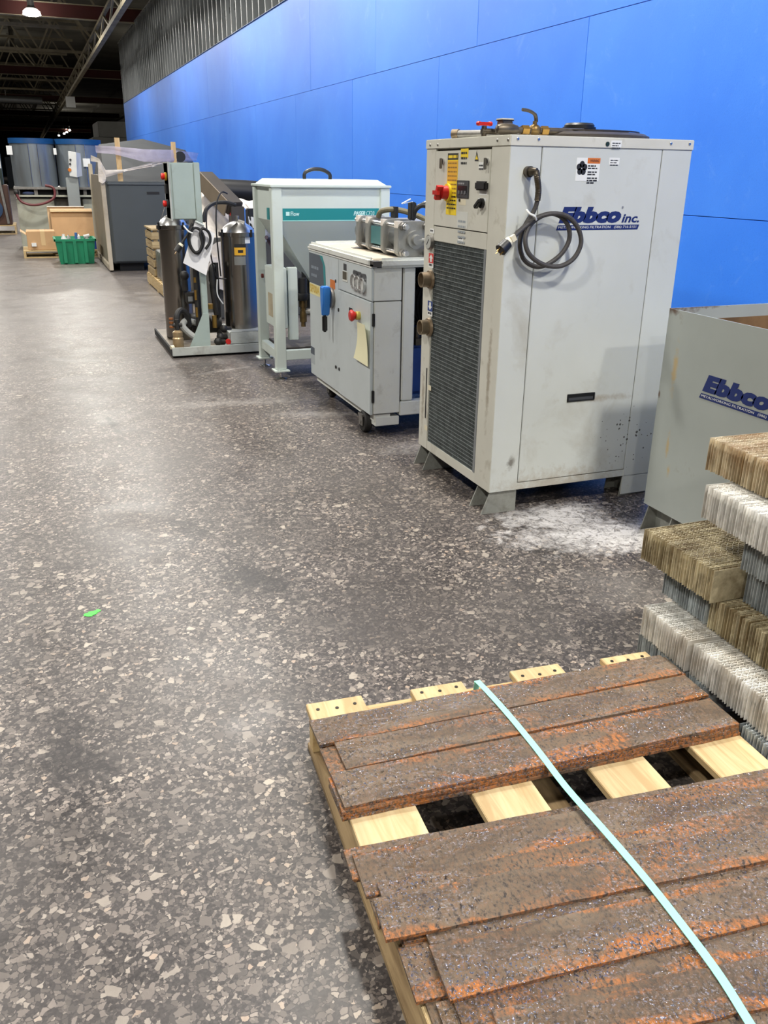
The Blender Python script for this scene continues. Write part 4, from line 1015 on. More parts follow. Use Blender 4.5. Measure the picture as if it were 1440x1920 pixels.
# open frame behind the cabinet
for (x, y) in ((1.875, pY0+.005), (2.66, pY0+.005), (2.66, pY1-.08), (1.875, pY1-.08)):
    pu.part('frame_post', MB().box(x, x+.072, y, y+.06, .20, .955), PUL, bevel=.006)
for (a, b, y) in ((1.865, 2.735, pY0), (1.865, 2.735, pY1-.06)): pu.part('base_rail', MB().box(a, b, y, y+.06, .115, .198), PUL, bevel=.005)
for x in (1.71, 2.675): pu.part('base_rail', MB().box(x, x+.06, pY0+.06, pY1-.06, .115, .198) if x > 2 else MB().box(x, x+.10, pY0+.012, pY1-.06, .09, .130), PUL)
pu.part('castor_bracket', MB().box(1.715, 1.864, pY0+.004, pY0+.12, .062, .114), PUL, bevel=.003)
pu.part('oil_reservoir', MB().box(1.97, 2.58, pY0+.12, pY1-.3, .20, .50), paint('blue_motor_paint', (30, 66, 130), .45, 0, .1, 4), bevel=.02)
pu.part('motor', MB().cyl((2.28, pY0+.16, .70), (2.28, pY1-.4, .70), .17, n=28), paint('dark_motor', (36, 40, 46), .5, .2), bevel=.004)
for k in range(10): pu.part('motor_fin', MB().lathe([(.17, 0), (.185, .0), (.185, .012), (.17, .012)], (2.28, pY0+.22+k*.05, .70), 28, 'y'), paint('dark_motor', (36, 40, 46)))
pu.part('manifold', MB().box(2.0, 2.04, pY0+.10, pY0+.16, .50, .54).cyl((2.02, pY0+.13, .54), (2.02, pY0+.13, .60), .016, n=10), PIPE)
pu.part('shade_sheet', MB().box(1.90, 2.66, pY1-.02, pY1-.01, .2, .95), DARKVOID)  # near-black sheet put in for the shade inside the open frame
# tray top with rolled rim
tz = 1.002
tr_ = pu.part('tray_top', MB().box(pX-.004, 2.74, pY0-.03, pY1+.02, .965, .975), PUL)
rim = [(pX+.006, pY0-.018), (2.73, pY0-.018), (2.73, pY1+.008), (pX+.006, pY1+.008)]
def rbar(a, b): return MB().bar((a[0], a[1], tz-.020), (b[0], b[1], tz-.020), .034, .052)
for i in range(4):
    a, b = Vector(rim[i]), Vector(rim[(i+1) % 4]); d = (b-a).normalized()*.03
    pu.part('tray_rim', rbar(a+d, b-d), PUL, tr_, bevel=.014)
pu.part('tray_corner', MB().box(pX-.004, pX+.045, pY0-.032, pY0+.02, .962, .992), paint('dark_tray_corner', (58, 56, 54), .6), tr_)
pu.part('inner_deck', MB().box(pX+.06, 2.10, pY0+.14, pY1-.10, .975, .990), paint('stained_tray', (196, 184, 166), .5, 0, .08, 6, (150, 116, 96), .5, 4), tr_, bevel=.006)
pu.part('drain_patch', MB().box(pX+.18, pX+.30, 5.30, 5.36, .990, .992), BLACK, tr_)
# intensifier: four square flanges with tie rods over a teal-labelled cylinder
FL = paint('flange_steel', (150, 150, 146), .42, .55, .12, 6, (96, 90, 80), .5, 6)
ix, iz, fs_ = 1.972, 1.092, .096
it = pu.part('intensifier_cylinder', MB().cyl((ix, 4.62, iz), (ix, 5.42, iz), .062, n=28), paint('cylinder_grey', (120, 124, 126), .35, .5))
for (a, b) in ((4.60, 4.665), (4.83, 4.875), (5.075, 5.13), (5.25, 5.30)):
    c_ = .024
    pu.part('flange', MB().prism([(ix-fs_, iz-fs_+c_), (ix-fs_+c_, iz-fs_), (ix+fs_-c_, iz-fs_), (ix+fs_, iz-fs_+c_), (ix+fs_, iz+fs_-c_), (ix+fs_-c_, iz+fs_), (ix-fs_+c_, iz+fs_), (ix-fs_, iz+fs_-c_)], 'y', a, b), FL, bevel=.004)
    pu.part('flange_tape', MB().box(ix-fs_-.0012, ix-fs_+.03, a+.006, b-.006, iz+fs_-.035, iz+fs_+.0012), flat('pale_tape', (214, 206, 196), .6))
pu.part('teal_sleeve', MB().box(ix-.085, ix-.055, 4.885, 5.06, iz-.05, iz+.05), paint('teal_sleeve_paint', (60, 112, 116), .4), it)
for sx in (-1, 1):
    for sz in (-1, 1):
        x, z = ix+sx*.070, iz+sz*.070
        pu.part('tie_rod', MB().cyl((x, 4.53, z), (x, 5.36, z), .013, n=12), STEEL)
        pu.part('rod_nut', MB().cyl((x, 4.568, z), (x, 4.598, z), .022, n=6), DULLSTEEL)
        pu.part('rod_nut', MB().cyl((x, 4.548, z), (x, 4.566, z), .017, n=6), STEEL)
pu.part('end_port', MB().lathe([(.001, 4.545), (.026, 4.545), (.030, 4.57), (.048, 4.57), (.048, 4.60)], (ix, 0, iz), 24, 'y').cyl((ix, 4.555, iz), (ix+.16, 4.54, iz+.005), .010, n=10), FL, it)
pu.part('support_block', MB().box(ix-.05, ix+.08, 4.61, 5.30, .976, .995), paint('green_black_block', (34, 48, 46), .5))
pu.part('copper_pipe', MB().cyl((ix+.05, 4.555, .976), (ix+.05, 4.555, iz-.03), .007, n=8), paint('copper', (170, 110, 66), .35, .8))
HOSE = paint('olive_hose', (104, 98, 76), .55, 0, .2, 40)
pu.part('hose', MB().tube(curve_pts([(1.93, 5.05, 1.19), (1.94, 5.02, 1.225), (2.00, 4.95, 1.235), (2.08, 4.88, 1.215), (2.15, 4.82, 1.18)], 6), .016, 10), HOSE)
pu.part('hose_clip', MB().box(1.985, 2.005, 4.92, 4.99, 1.19, 1.252), BLACK)
pu.part('hose', MB().tube(curve_pts([(2.02, 4.74, 1.19), (2.03, 4.72, 1.245), (2.07, 4.70, 1.268), (2.13, 4.68, 1.235), (2.18, 4.66, 1.20), (2.4, 4.6, 1.19)], 6), .014, 10), BLACK)
pu.part('steel_line', MB().tube(curve_pts([(2.03, 4.73, 1.24), (2.08, 4.71, 1.285), (2.13, 4.69, 1.26), (2.16, 4.67, 1.21), (2.26, 4.62, 1.17)], 6), .006, 8), STEEL)
pu.part('valve_box', MB().box(2.00, 2.035, 4.72, 4.77, 1.188, 1.285), BLACK, bevel=.006)
A = on_y(753, 382, 4.74); B = on_y(770, 373, 4.74)
pu.part('indicator_wire', MB().tube([Vector((2.018, 4.74, 1.285)), A], .002, 6).tube([A, B], .004, 6), WHITE)
pu.part('rear_block', MB().box(2.09, 2.40, 4.62, 5.25, .976, 1.175), FL, bevel=.006)
# castors
WHEEL = paint('castor_rubber', (34, 33, 32), .7, 0, .2, 30)
def castor(x, y, r=.062):
    w_ = pu.part('castor', MB().lathe([(.02, -.022), (r-.006, -.022), (r, -.014), (r, .014), (r-.006, .022), (.02, .022)], (x, y, r), 24, 'x'), WHEEL)
    pu.part('castor_fork', MB().box(x-.032, x-.026, y-.03, y+.03, r-.02, .10).box(x+.026, x+.032, y-.03, y+.03, r-.02, .10).box(x-.035, x+.035, y-.035, y+.035, .10, .112).cyl((x-.036, y, r), (x+.036, y, r), .012, n=10), DULLSTEEL, w_)
castor(1.70, 4.63, .064); castor(1.775, 5.50, .055); castor(2.68, 4.62); castor(2.68, 5.52)

# ------------------------------------------------------------------ abrasive hopper on legs
HOG = paint('hopper_paint', (196, 206, 200), .45, 0, .04, 2, (150, 146, 132), .45, 3, (.58, .8))
hx0, hx1, hy0, hy1 = 1.545, 2.415, 6.09, 6.66
ho = Thing('abrasive_hopper', 'pale grey hopper on four square legs with a teal lettered band', 'hopper', ((hx0+hx1)/2, (hy0+hy1)/2, 0))
for (x, y) in ((hx0, hy0), (hx1-.072, hy0), (hx0, hy1-.072), (hx1-.072, hy1-.072)):
    lg = ho.part('leg', MB().box(x, x+.072, y, y+.072, .072, 1.330), HOG, bevel=.004)
    ho.part('foot_plate', MB().box(x-.02, x+.092, y-.02, y+.092, .062, .072), HOG, lg)
    ho.part('levelling_foot', MB().lathe([(.001, 0), (.042, 0), (.042, .006), (.016, .014), (.010, .016), (.010, .062), (.001, .062)], (x+.036, y+.036, 0), 18), STEEL, lg)
for y in (hy0+.01, hy1-.062): ho.part('lower_rail', MB().box(hx0+.072, hx1-.072, y, y+.05, .142, .212), HOG, bevel=.003)
for x in (hx0+.01, hx1-.062): ho.part('lower_rail', MB().box(x, x+.05, hy0+.072, hy1-.072, .142, .212), HOG, bevel=.003)
tx0, tx1, ty0, ty1 = hx0+.02, hx1-.02, hy0+.015, hy1-.015; zk = 1.112
body = MB()
lo = [(1.93, 6.32), (2.03, 6.32), (2.03, 6.42), (1.93, 6.42)]; hi = [(tx0, ty0), (tx1, ty0), (tx1, ty1), (tx0, ty1)]
vs_ = [(x, y, .60) for x, y in lo]+[(x, y, zk) for x, y in hi]+[(x, y, 1.332) for x, y in hi]
fs = []
for o in (0, 4):
    for k in range(4): fs.append((o+k, o+(k+1) % 4, o+4+(k+1) % 4, o+4+k))
body.add(vs_, fs+[(3, 2, 1, 0), (8, 9, 10, 11)])
hb_ = ho.part('hopper_body', body, HOG, smooth=10)
bz = 1.196
band = ho.part('teal_band', MB().box(hx0+.078, hx1-.078, ty0-.002, ty0, zk+.006, bz).box(hx0+.002, hx0+.0195, hy0+.1, hy0+.16, zk+.006, bz), TEAL)
ho.part('band_edge', MB().box(hx0+.078, hx1-.078, ty0-.0025, ty0, zk, zk+.006), flat('pale_teal', (150, 210, 206), .4), band)
a = on_y(536, 397, ty0-.003); b = on_y(557, 406, ty0-.003)
TL = flat('teal_print', (190, 228, 226), .5)
ho.part('logo_square', MB().box(a.x, a.x+.026, ty0-.0032, ty0-.0022, zk+.036, zk+.062), TL, band)
ho.text('maker_lettering', 'Flow', (a.x+.034, ty0-.0035, zk+.034), UX, VZ, .062, .030, TL, 0, .02, band)
a = on_y(663, 410, ty0-.003)
ho.text('model_lettering', 'PASER', (a.x, ty0-.0035, zk+.036), UX, VZ, .088, .030, TL, .3, .04, band)
ho.text('model_lettering', 'CF20', (a.x+.096, ty0-.0035, zk+.036), UX, VZ, .062, .030, TL, .2, .0, band)
ho.part('outlet', MB().cyl((1.98, 6.37, .42), (1.98, 6.37, .602), .05, n=16), DULLSTEEL)
ld = ho.part('lid', MB().box(hx0-.008, hx1+.008, hy0-.008, hy1+.008, 1.331, 1.350), HOG, bevel=.004)
ho.part('lid_crown', MB().add([(hx0+.02, hy0+.02, 1.350), (hx1-.02, hy0+.02, 1.350), (hx1-.02, hy1-.02, 1.350), (hx0+.02, hy1-.02, 1.350), (hx0+.06, hy0+.07, 1.385), (hx1-.07, hy0+.07, 1.385), (hx1-.07, hy1-.07, 1.385), (hx0+.06, hy1-.07, 1.385)], [(0, 1, 5, 4), (1, 2, 6, 5), (2, 3, 7, 6), (3, 0, 4, 7), (4, 5, 6, 7)]), HOG, ld)
ha = on_y(571, 345, 6.37); hb2 = on_y(619, 345, 6.37)
ho.part('lid_handle', MB().tube(curve_pts([(ha.x, 6.37, 1.384), (ha.x+.004, 6.37, 1.425), (ha.x+.05, 6.37, 1.448), ((ha.x+hb2.x)/2, 6.37, 1.452), (hb2.x-.05, 6.37, 1.446), (hb2.x-.004, 6.37, 1.42), (hb2.x, 6.37, 1.384)], 6), .013, 8), BLACK, ld)
# control box and regulator under the hopper
cb = ho.part('control_box', MB().box(1.580, 1.66, 6.185, 6.48, .36, .79), HOG, bevel=.004)
ho.part('box_door', MB().box(1.572, 1.580, 6.19, 6.475, .365, .785), HOG, cb, bevel=.003)
q = on_x(494, 517, 1.572); ho.part('box_knob', MB().cyl((1.572, q.y, q.z), (1.556, q.y, q.z), .016, n=12), paint('dark_red_knob', (96, 40, 34), .5), cb)
ho.part('rust_run', MB().box(1.5712, 1.572, 6.25, 6.40, .43, .60), paint('rust_run_paint', (170, 160, 136), .6, 0, .2, 12, (112, 84, 56), .7, 8), cb)
ho.part('conduit_cover', MB().box(1.675, 1.745, 6.20, 6.25, .27, .79), HOG, bevel=.003)
rx, ry = 1.80, 6.26
rg_ = ho.part('air_regulator', MB().cyl((rx, ry, .60), (rx, ry, .70), .035, n=16).cyl((rx, ry, .70), (rx, ry, .708), .032, n=16).lathe([(.001, .545), (.05, .55), (.06, .575), (.055, .60), (.001, .60)], (rx-.015, ry, 0), 16), paint('regulator_dark', (44, 44, 44), .45, .3))
ho.part('brass_fittings', MB().cyl((rx, ry, .50), (rx, ry, .548), .03, n=12).cyl((rx, ry, .47), (rx, ry, .5), .022, n=6).cyl((rx, ry, .39), (rx, ry, .47), .026, n=12).cyl((rx, ry, .355), (rx, ry, .39), .018, n=8), paint('oily_brass', (122, 100, 62), .4, .7, .3, 20), rg_)
ho.part('gauge', MB().cyl((rx+.085, ry-.02, .582), (rx+.085, ry-.045, .582), .034, n=18), flat('gauge_white', (206, 210, 208), .3), rg_)
ho.part('elbow', MB().tube(curve_pts([(rx+.02, ry, .46), (rx+.06, ry-.02, .465), (rx+.11, ry-.01, .455), (rx+.15, ry+.03, .46)], 5), .022, 10), DULLSTEEL, rg_)
ho.part('second_regulator', MB().cyl((rx+.06, ry+.12, .58), (rx+.06, ry+.12, .74), .032, n=14).box(rx+.02, rx+.14, ry+.06, ry+.18, .48, .58), paint('regulator_dark', (44, 44, 44)), rg_)
ho.part('pressure_pot', MB().lathe([(.001, .22), (.16, .22), (.19, .26), (.19, .52), (.14, .58), (.001, .60)], (2.12, 6.38, 0), 28), paint('pot_grey', (146, 146, 138), .5, 0, .1, 4, (90, 84, 72), .5, 5))
ho.part('pot_shelf', MB().box(hx0+.07, hx1-.07, hy0+.07, hy1-.07, .205, .222), paint('dark_shelf', (58, 54, 50), .7))
ho.part('feed_hose', MB().tube(curve_pts([(1.60, 6.50, .98), (1.63, 6.56, .95), (1.67, 6.52, .86), (1.63, 6.40, .79)], 6), .014, 8), flat('purple_hose', (74, 58, 78), .5))

# ------------------------------------------------------------------ twin filter skid
SKG = paint('skid_grey_paint', (150, 164, 160), .5, 0, .06, 4, (110, 108, 100), .5, 5, (.56, .76))
SKB = paint('skid_base_paint', (168, 172, 168), .5, 0, .08, 4, (96, 88, 74), .6, 6, (.5, .72))
INOX = paint('stainless_shell', (152, 146, 138), .24, 1.0, .10, 3, stretch=(1, 1, .2))
sk = Thing('filter_skid', 'filter skid with two stainless canisters, control box and coiled cord', 'filter unit', (1.3, 7.6, 0))
sk.part('base_plate', MB().box(.935, 1.735, 7.12, 8.20, .045, .058), paint('skid_deck', (128, 120, 108), .55, 0, .2, 5, (80, 70, 58), .6, 4))
sk.part('base_rail', MB().box(.935, 1.735, 7.11, 7.13, .018, .086), SKB, bevel=.003)
sk.part('base_rail', MB().box(.930, .944, 7.13, 8.20, .018, .070), DARKVOID)  # near-black strip standing in for the shaded void under the plate
for y in (7.3, 7.9): sk.part('skid_foot', MB().box(.97, 1.70, y, y+.10, 0, .045), DARKVOID)  # feet coloured near-black for the shade beneath the skid
def canister(cx, cy, r, z0, z1):
    c = sk.part('canister', MB().lathe([(.001, z0), (r, z0), (r, z1), (.001, z1)], (cx, cy, 0), 40), INOX)
    sk.part('clamp_ring', MB().lathe([(r, z1-.03), (r+.016, z1-.026), (r+.016, z1+.004), (r*.9, z1+.008)], (cx, cy, 0), 40), INOX, c)
    sk.part('domed_lid', MB().lathe([(r, z1+.004), (r*.8, z1+.045), (r*.45, z1+.078), (.03, z1+.09), (.001, z1+.09)], (cx, cy, 0), 40), STEEL, c)
    sk.part('lid_stem', MB().cyl((cx, cy, z1+.085), (cx, cy, z1+.13), .016, n=10).cyl((cx-.0, cy-.03, z1+.09), (cx+.05, cy-.05, z1+.075), .016, n=10), DULLSTEEL, c)
    for k in range(4):
        t = k*math.pi/2+.5; x, y = cx+(r+.022)*math.cos(t), cy+(r+.022)*math.sin(t)
        sk.part('lid_bolt', MB().cyl((x, y, z1-.03), (x, y, z1+.03), .010, n=8), BLACK, c)
    return c
cr = canister(1.588, 7.44, .145, .175, .955)
cl_ = canister(1.095, 7.70, .120, .06, 1.000)
sk.part('canister_stand', MB().box(1.42, 1.735, 7.15, 7.62, .058, .178).box(1.42, 1.735, 7.145, 7.15, .086, .185), SKB, bevel=.004)
a = on_y(439, 458, 7.3); 
def on_cyl(px, py, cx, cy, r):                      # nearest hit of the sight line on an upright cylinder
    d = ray(px, py); A_ = d.x**2+d.y**2; B_ = -2*(d.x*cx+d.y*cy); C_ = cx**2+cy**2-r*r
    t = (-B_-math.sqrt(max(0, B_*B_-4*A_*C_)))/(2*A_); return Vector((0, 0, CAM_H))+d*t
def wrap(name, p0, p1, mat, cx, cy, r, parent):
    A_ = on_cyl(*p0, cx, cy, r); B_ = on_cyl(*p1, cx, cy, r); t0_ = math.atan2(A_.y-cy, A_.x-cx); t1_ = math.atan2(B_.y-cy, B_.x-cx); vs_ = []; fs = []; n = 8
    for k in range(n+1):
        t = t0_+(t1_-t0_)*k/n
        vs_ += [(cx+r*math.cos(t), cy+r*math.sin(t), B_.z), (cx+r*math.cos(t), cy+r*math.sin(t), A_.z)]
        if k: fs.append((2*k-2, 2*k, 2*k+1, 2*k-1))
    return sk.part(name, MB().add(vs_, fs), mat, parent, recalc=False)
wrap('caution_label', (439, 463.5), (461, 478.5), AMBER, 1.588, 7.44, .1462, cr)
wrap('label_header', (439, 458), (461, 464), INK, 1.588, 7.44, .1464, cr)
wrap('label_mark', (446, 469), (456, 474), INK, 1.588, 7.44, .1468, cr)
wrap('rating_plate', (439, 481), (461, 497), flat('rating_plate_grey', (150, 152, 150), .35, .5), 1.588, 7.44, .1462, cr)
wrap('white_label', (459, 444), (469, 456), WHITE, 1.588, 7.44, .1462, cr)
# post with gusset, control box, cord
py_ = 7.20
sk.part('post', MB().box(1.215, 1.262, py_, py_+.05, .058, 1.49), SKG, bevel=.004)
sk.part('gusset', MB().prism([(1.085, .06), (1.262, .06), (1.262, .34), (1.215, .34)], 'y', py_-.008, py_), SKG)
cb = sk.part('control_box', MB().box(1.018, 1.235, 7.215, 7.43, 1.07, 1.486), SKG, bevel=.005)
sk.part('box_cover', MB().box(1.045, 1.212, 7.207, 7.215, 1.075, 1.482), SKG, cb, bevel=.003)
sk.part('box_flange', MB().box(1.018, 1.030, 7.200, 7.44, 1.062, 1.49), SKB, cb)
for (z, m_) in ((1.385, REDP), (1.185, REDP)):
    b_ = sk.part('push_button', MB().cyl((1.018, 7.30, z), (1.004, 7.30, z), .030, n=18), flat('amber_ring', (222, 168, 40), .5) if z > 1.3 else DARKGREY, cb)
    sk.part('button_cap', MB().lathe([(.001, -.030), (.020, -.028), (.026, -.018), (.020, 0)], (1.004, 7.30, z), 16, 'x'), m_, b_)
sk.part('box_switch', MB().box(1.0, 1.018, 7.27, 7.33, 1.26, 1.33), BLACK, cb)
def sq(px, py, off=0): return on_y(290+px/6.195, 380+py/6.195, py_-.03-off)
cp = [sq(440, 240), sq(400, 330), sq(390, 430, .01), sq(430, 540, .02), (sq(500, 590, .02)), sq(560, 500, .02), sq(570, 400, .02), sq(520, 310, .02), sq(450, 300, .02), sq(405, 380, .03), sq(410, 480, .035), sq(460, 570, .04), sq(520, 560, .04), sq(550, 470, .04), sq(530, 360, .04), sq(560, 300, .035), sq(630, 350, .03), sq(645, 450, .03), sq(590, 540, .03)]
sk.part('coiled_cord', MB().tube(curve_pts(cp, 5), .011, 8), RUBBER)
cp2 = [sq(440, 280, .03), sq(380, 370, .04), sq(310, 480, .05), sq(285, 520, .05)]
sk.part('cord_tail', MB().tube(curve_pts(cp2, 5), .009, 8), RUBBER)
p0 = sq(300, 500, .05); p1 = sq(245, 580, .05); d_ = (p1-p0).normalized()
pg = sk.part('plug', MB().cyl(p0, p0+d_*.055, .024, n=14), BLACK)
sk.part('plug_collar', MB().cyl(p0-d_*.018, p0, .018, .022, n=14), CREAM, pg)
sk.part('prong', MB().bar(p0+d_*.055, p0+d_*.078, .02, .004), BRASS, pg)
sk.part('cord_tie', MB().tube(curve_pts([sq(335, 265, .05), sq(390, 330, .06), sq(440, 355, .06)], 4), .006, 6), WHITE)
# paper hanging from the cord
A = [sq(470, 215, -.01), sq(700, 360, -.005), sq(600, 845, .015), sq(330, 700, .02)]
vs_ = []; fs = []; n = 6
for i in range(n+1):
    for j in range(n+1):
        u_, v_ = i/n, j/n
        p = (A[0]*(1-u_)+A[1]*u_)*(1-v_)+(A[3]*(1-u_)+A[2]*u_)*v_
        vs_.append(p+Vector((0, .012*math.sin(u_*3)*math.sin(v_*2.6), 0)))
for i in range(n):
    for j in range(n): fs.append((i*(n+1)+j, (i+1)*(n+1)+j, (i+1)*(n+1)+j+1, i*(n+1)+j+1))
pp = sk.part('paper_sheet', MB().add(vs_, fs), paint('printed_paper', (222, 222, 224), .7, 0, .04, 6, (150, 150, 160), .45, 7, (.56, .62)), label='white paper sheet hanging from the cord', recalc=False)
sk.part('paper_clip', MB().tube([A[0]+Vector((0, -.01, 0)), A[0]*.55+A[1]*.45+Vector((0, -.01, .01))], .008, 6), flat('paper_fold', (196, 204, 200), .6))
# pipes, pump and hoses between the canisters
DARKM = paint('dark_pump_metal', (46, 45, 44), .5, .3, .3, 10)
sk.part('riser_pipe', MB().cyl((1.20, 7.32, .10), (1.20, 7.32, .78), .026, n=12), DARKM)
sk.part('riser_pipe', MB().cyl((1.38, 7.40, .06), (1.38, 7.40, .72), .022, n=12), DARKM)
sk.part('riser_pipe', MB().tube(curve_pts([(1.36, 7.36, .30), (1.34, 7.36, .50), (1.335, 7.36, .66), (1.36, 7.37, .70)], 5), .026, 10), DARKM)
sk.part('pump_body', MB().cyl((1.15, 7.45, .22), (1.40, 7.45, .22), .085, n=20).cyl((1.12, 7.45, .22), (1.15, 7.45, .22), .06, n=16), DARKM)
sk.part('motor_box', MB().box(1.115, 1.215, 7.34, 7.44, .40, .49), DARKM, bevel=.008)
sk.part('sensor_face', MB().box(1.125, 1.165, 7.337, 7.34, .42, .46), flat('sensor_grey', (120, 124, 128), .4))
sk.part('valve_cluster', MB().ball((1.12, 7.42, .62), .04, 10).cyl((1.12, 7.42, .50), (1.12, 7.42, .62), .025, n=10), DARKM)
for (x, y, z0, z1, r) in ((1.178, 7.27, .44, .52, .010), (1.178, 7.27, .30, .38, .010), (1.18, 7.27, .58, .62, .011), (1.30, 7.30, .36, .40, .022), (1.33, 7.32, .20, .30, .02)):
    sk.part('brass_fitting', MB().cyl((x, y, z0), (x, y, z1), r, n=10), BRASS)
sk.part('grey_hose', MB().tube(curve_pts([(1.20, 7.22, .12), (1.12, 7.22, .16), (1.055, 7.25, .23), (1.09, 7.32, .265), (1.18, 7.36, .24)], 6), .026, 10), paint('grey_hose_rubber', (146, 148, 146), .5))
sk.part('black_hose', MB().tube(curve_pts([(1.005, 7.22, .22), (1.01, 7.24, .32), (1.05, 7.28, .36), (1.10, 7.30, .32), (1.115, 7.32, .22)], 6), .024, 10), RUBBER)
br_ = sk.part('brass_strainer', MB().lathe([(.001, .058), (.040, .058), (.044, .075), (.044, .15), (.036, .16), (.040, .17), (.040, .20), (.02, .215), (.001, .215)], (.998, 7.19, 0), 20), paint('tarnished_bronze', (168, 146, 112), .4, .6, .2, 20))
sk.part('tee_fitting', MB().cyl((.96, 7.20, .255), (1.04, 7.20, .255), .016, n=10).cyl((.998, 7.19, .21), (.998, 7.19, .30), .016, n=10), DARKM, br_)
for z in (.235, .27, .30): sk.part('copper_ring', MB().cyl((.955, 7.20, z), (.955, 7.20, z+.014), .018, n=10), paint('copper', (170, 110, 66)), br_)
sk.part('drain_tube', MB().cyl((.955, 7.16, .085), (.93, 7.15, .08), .018, n=10), CREAM)
for k, (x, y, z) in enumerate(((1.36, 7.26, .13), (1.40, 7.30, .19), (1.33, 7.22, .10))): sk.part('elbow_joint', MB().ball((x, y, z), .034, 10).cyl((x, y, z), (x+.06, y+.02, z-.01), .022, n=10), DARKM)
sk.part('red_cap', MB().cyl((1.405, 7.17, .105), (1.405, 7.145, .105), .022, n=12), REDP)
sk.part('wire', MB().tube(curve_pts([(1.30, 7.2, 1.15), (1.285, 7.18, 1.0), (1.32, 7.22, .75), (1.36, 7.28, .62), (1.44, 7.28, .60)], 6), .006, 6), RUBBER)
sk.part('wire', MB().tube(curve_pts([(1.36, 7.26, .60), (1.355, 7.26, .48), (1.40, 7.27, .40)], 5), .005, 6), WHITE)
sk.part('arched_hose', MB().tube(curve_pts([(1.285, 7.30, 1.05), (1.32, 7.34, 1.14), (1.40, 7.40, 1.185), (1.50, 7.42, 1.19), (1.58, 7.44, 1.17)], 6), .016, 8), RUBBER)
sk.part('thin_hoop', MB().tube(curve_pts([(1.40, 7.30, .62), (1.375, 7.25, .95), (1.39, 7.26, 1.18), (1.44, 7.30, 1.27), (1.50, 7.36, 1.26)], 6), .006, 6), RUBBER)

# ------------------------------------------------------------------ wrapped conveyor between skid and wall
FILM = None
def film_material(name, rgb, alpha):
    m, nt, bs = nodes_of(name); v = coords(nt); n1 = noise(nt, v, 6, 5, .6, .8)
    nt.links.new(mixc(nt, ramp(nt, n1, [(.3, 0.0), (.7, 1.0)]), S(*[int(k*.86) for k in rgb]), S(*rgb)), bs.inputs['Base Color'])
    bs.inputs['Alpha'].default_value = alpha; bs.inputs['Roughness'].default_value = .3
    bump(nt, bs, n1, .5, .02); return m
FILM = film_material('clear_stretch_film', (212, 204, 226), .62)
SHEET = film_material('white_plastic_sheet', (222, 214, 206), .96)
cv = Thing('wrapped_conveyor', 'chip conveyor with slanting brown chute, black motor and plastic sheeting', 'conveyor', (2.2, 9.5, 0))
BRN = paint('brown_chute_paint', (66, 61, 56), .5, .2, .12, 5)
cv.part('conveyor_frame', MB().box(1.62, 2.75, 9.0, 10.28, .0, .80), paint('dim_frame', (70, 70, 68), .6), bevel=.01)
ca = on_y(391, 331, 9.3); cb_ = on_y(441, 391, 8.9)
cv.part('chute', MB().bar(ca+Vector((-.02, .12, -.01)), cb_, .16, .13), BRN, bevel=.006)
cv.part('chute_lip', MB().bar(ca+Vector((-.115, .10, .0)), cb_+Vector((-.095, -.02, .0)), .012, .16), paint('chute_edge', (136, 124, 108), .45, .3))
cv.part('chute_neck', MB().box(cb_.x-.05, cb_.x+.08, 8.85, 9.0, .78, cb_.z+.02), BRN, bevel=.005)
cv.part('motor_shroud', MB().cyl((1.62, 9.9, 1.24), (2.36, 9.9, 1.21), .12, n=24), BLACK, bevel=.02)
cv.part('motor_cap', MB().cyl((2.36, 9.9, 1.21), (2.44, 9.9, 1.205), .125, .09, n=24), flat('teal_cap', (10, 78, 92), .4))
cv.part('motor_bracket', MB().box(1.60, 1.80, 9.75, 10.0, .78, 1.40), paint('grey_bracket', (92, 92, 88), .5), bevel=.01)
cv.part('switch_block', MB().box(2.02, 2.16, 8.93, 9.06, .80, 1.08), BLACK, bevel=.01)
cv.part('red_knob', MB().cyl((1.86, 8.93, 1.03), (1.86, 8.89, 1.03), .03, n=14), REDP)
def sheet(name, P4, sag, mat):
    P4 = [Vector(p) for p in P4]; vs_ = []; fs = []; n = 9; rnd = random.Random(hash(name) % 99 if False else 11)
    for i in range(n+1):
        for j in range(n+1):
            u_, v_ = i/n, j/n; p = (P4[0]*(1-u_)+P4[1]*u_)*(1-v_)+(P4[3]*(1-u_)+P4[2]*u_)*v_
            vs_.append(p+Vector((rnd.uniform(-.012, .012), rnd.uniform(-.02, .02), sag*math.sin(u_*math.pi)*math.sin(v_*math.pi)+rnd.uniform(-.012, .012))))
    for i in range(n):
        for j in range(n): fs.append((i*(n+1)+j, (i+1)*(n+1)+j, (i+1)*(n+1)+j+1, i*(n+1)+j+1))
    return cv.part(name, MB().add(vs_, fs), mat, smooth=60, recalc=False)
sheet('plastic_sheet', [(1.60, 9.5, 1.22), (1.86, 9.4, 1.18), (1.96, 8.95, .62), (1.60, 8.95, .62)], .03, SHEET)
sheet('plastic_sheet', [(1.98, 9.35, 1.16), (2.24, 9.3, 1.14), (2.40, 8.95, .86), (2.18, 8.90, .90)], .02, SHEET)
sheet('plastic_sheet', [(2.02, 8.93, 1.00), (2.20, 8.93, .98), (2.18, 8.92, .55), (2.06, 8.92, .55)], .0, WHITE)
sheet('plastic_sheet', [(1.60, 8.94, .72), (2.02, 8.94, .86), (2.02, 8.93, .30), (1.60, 8.93, .30)], .02, SHEET)
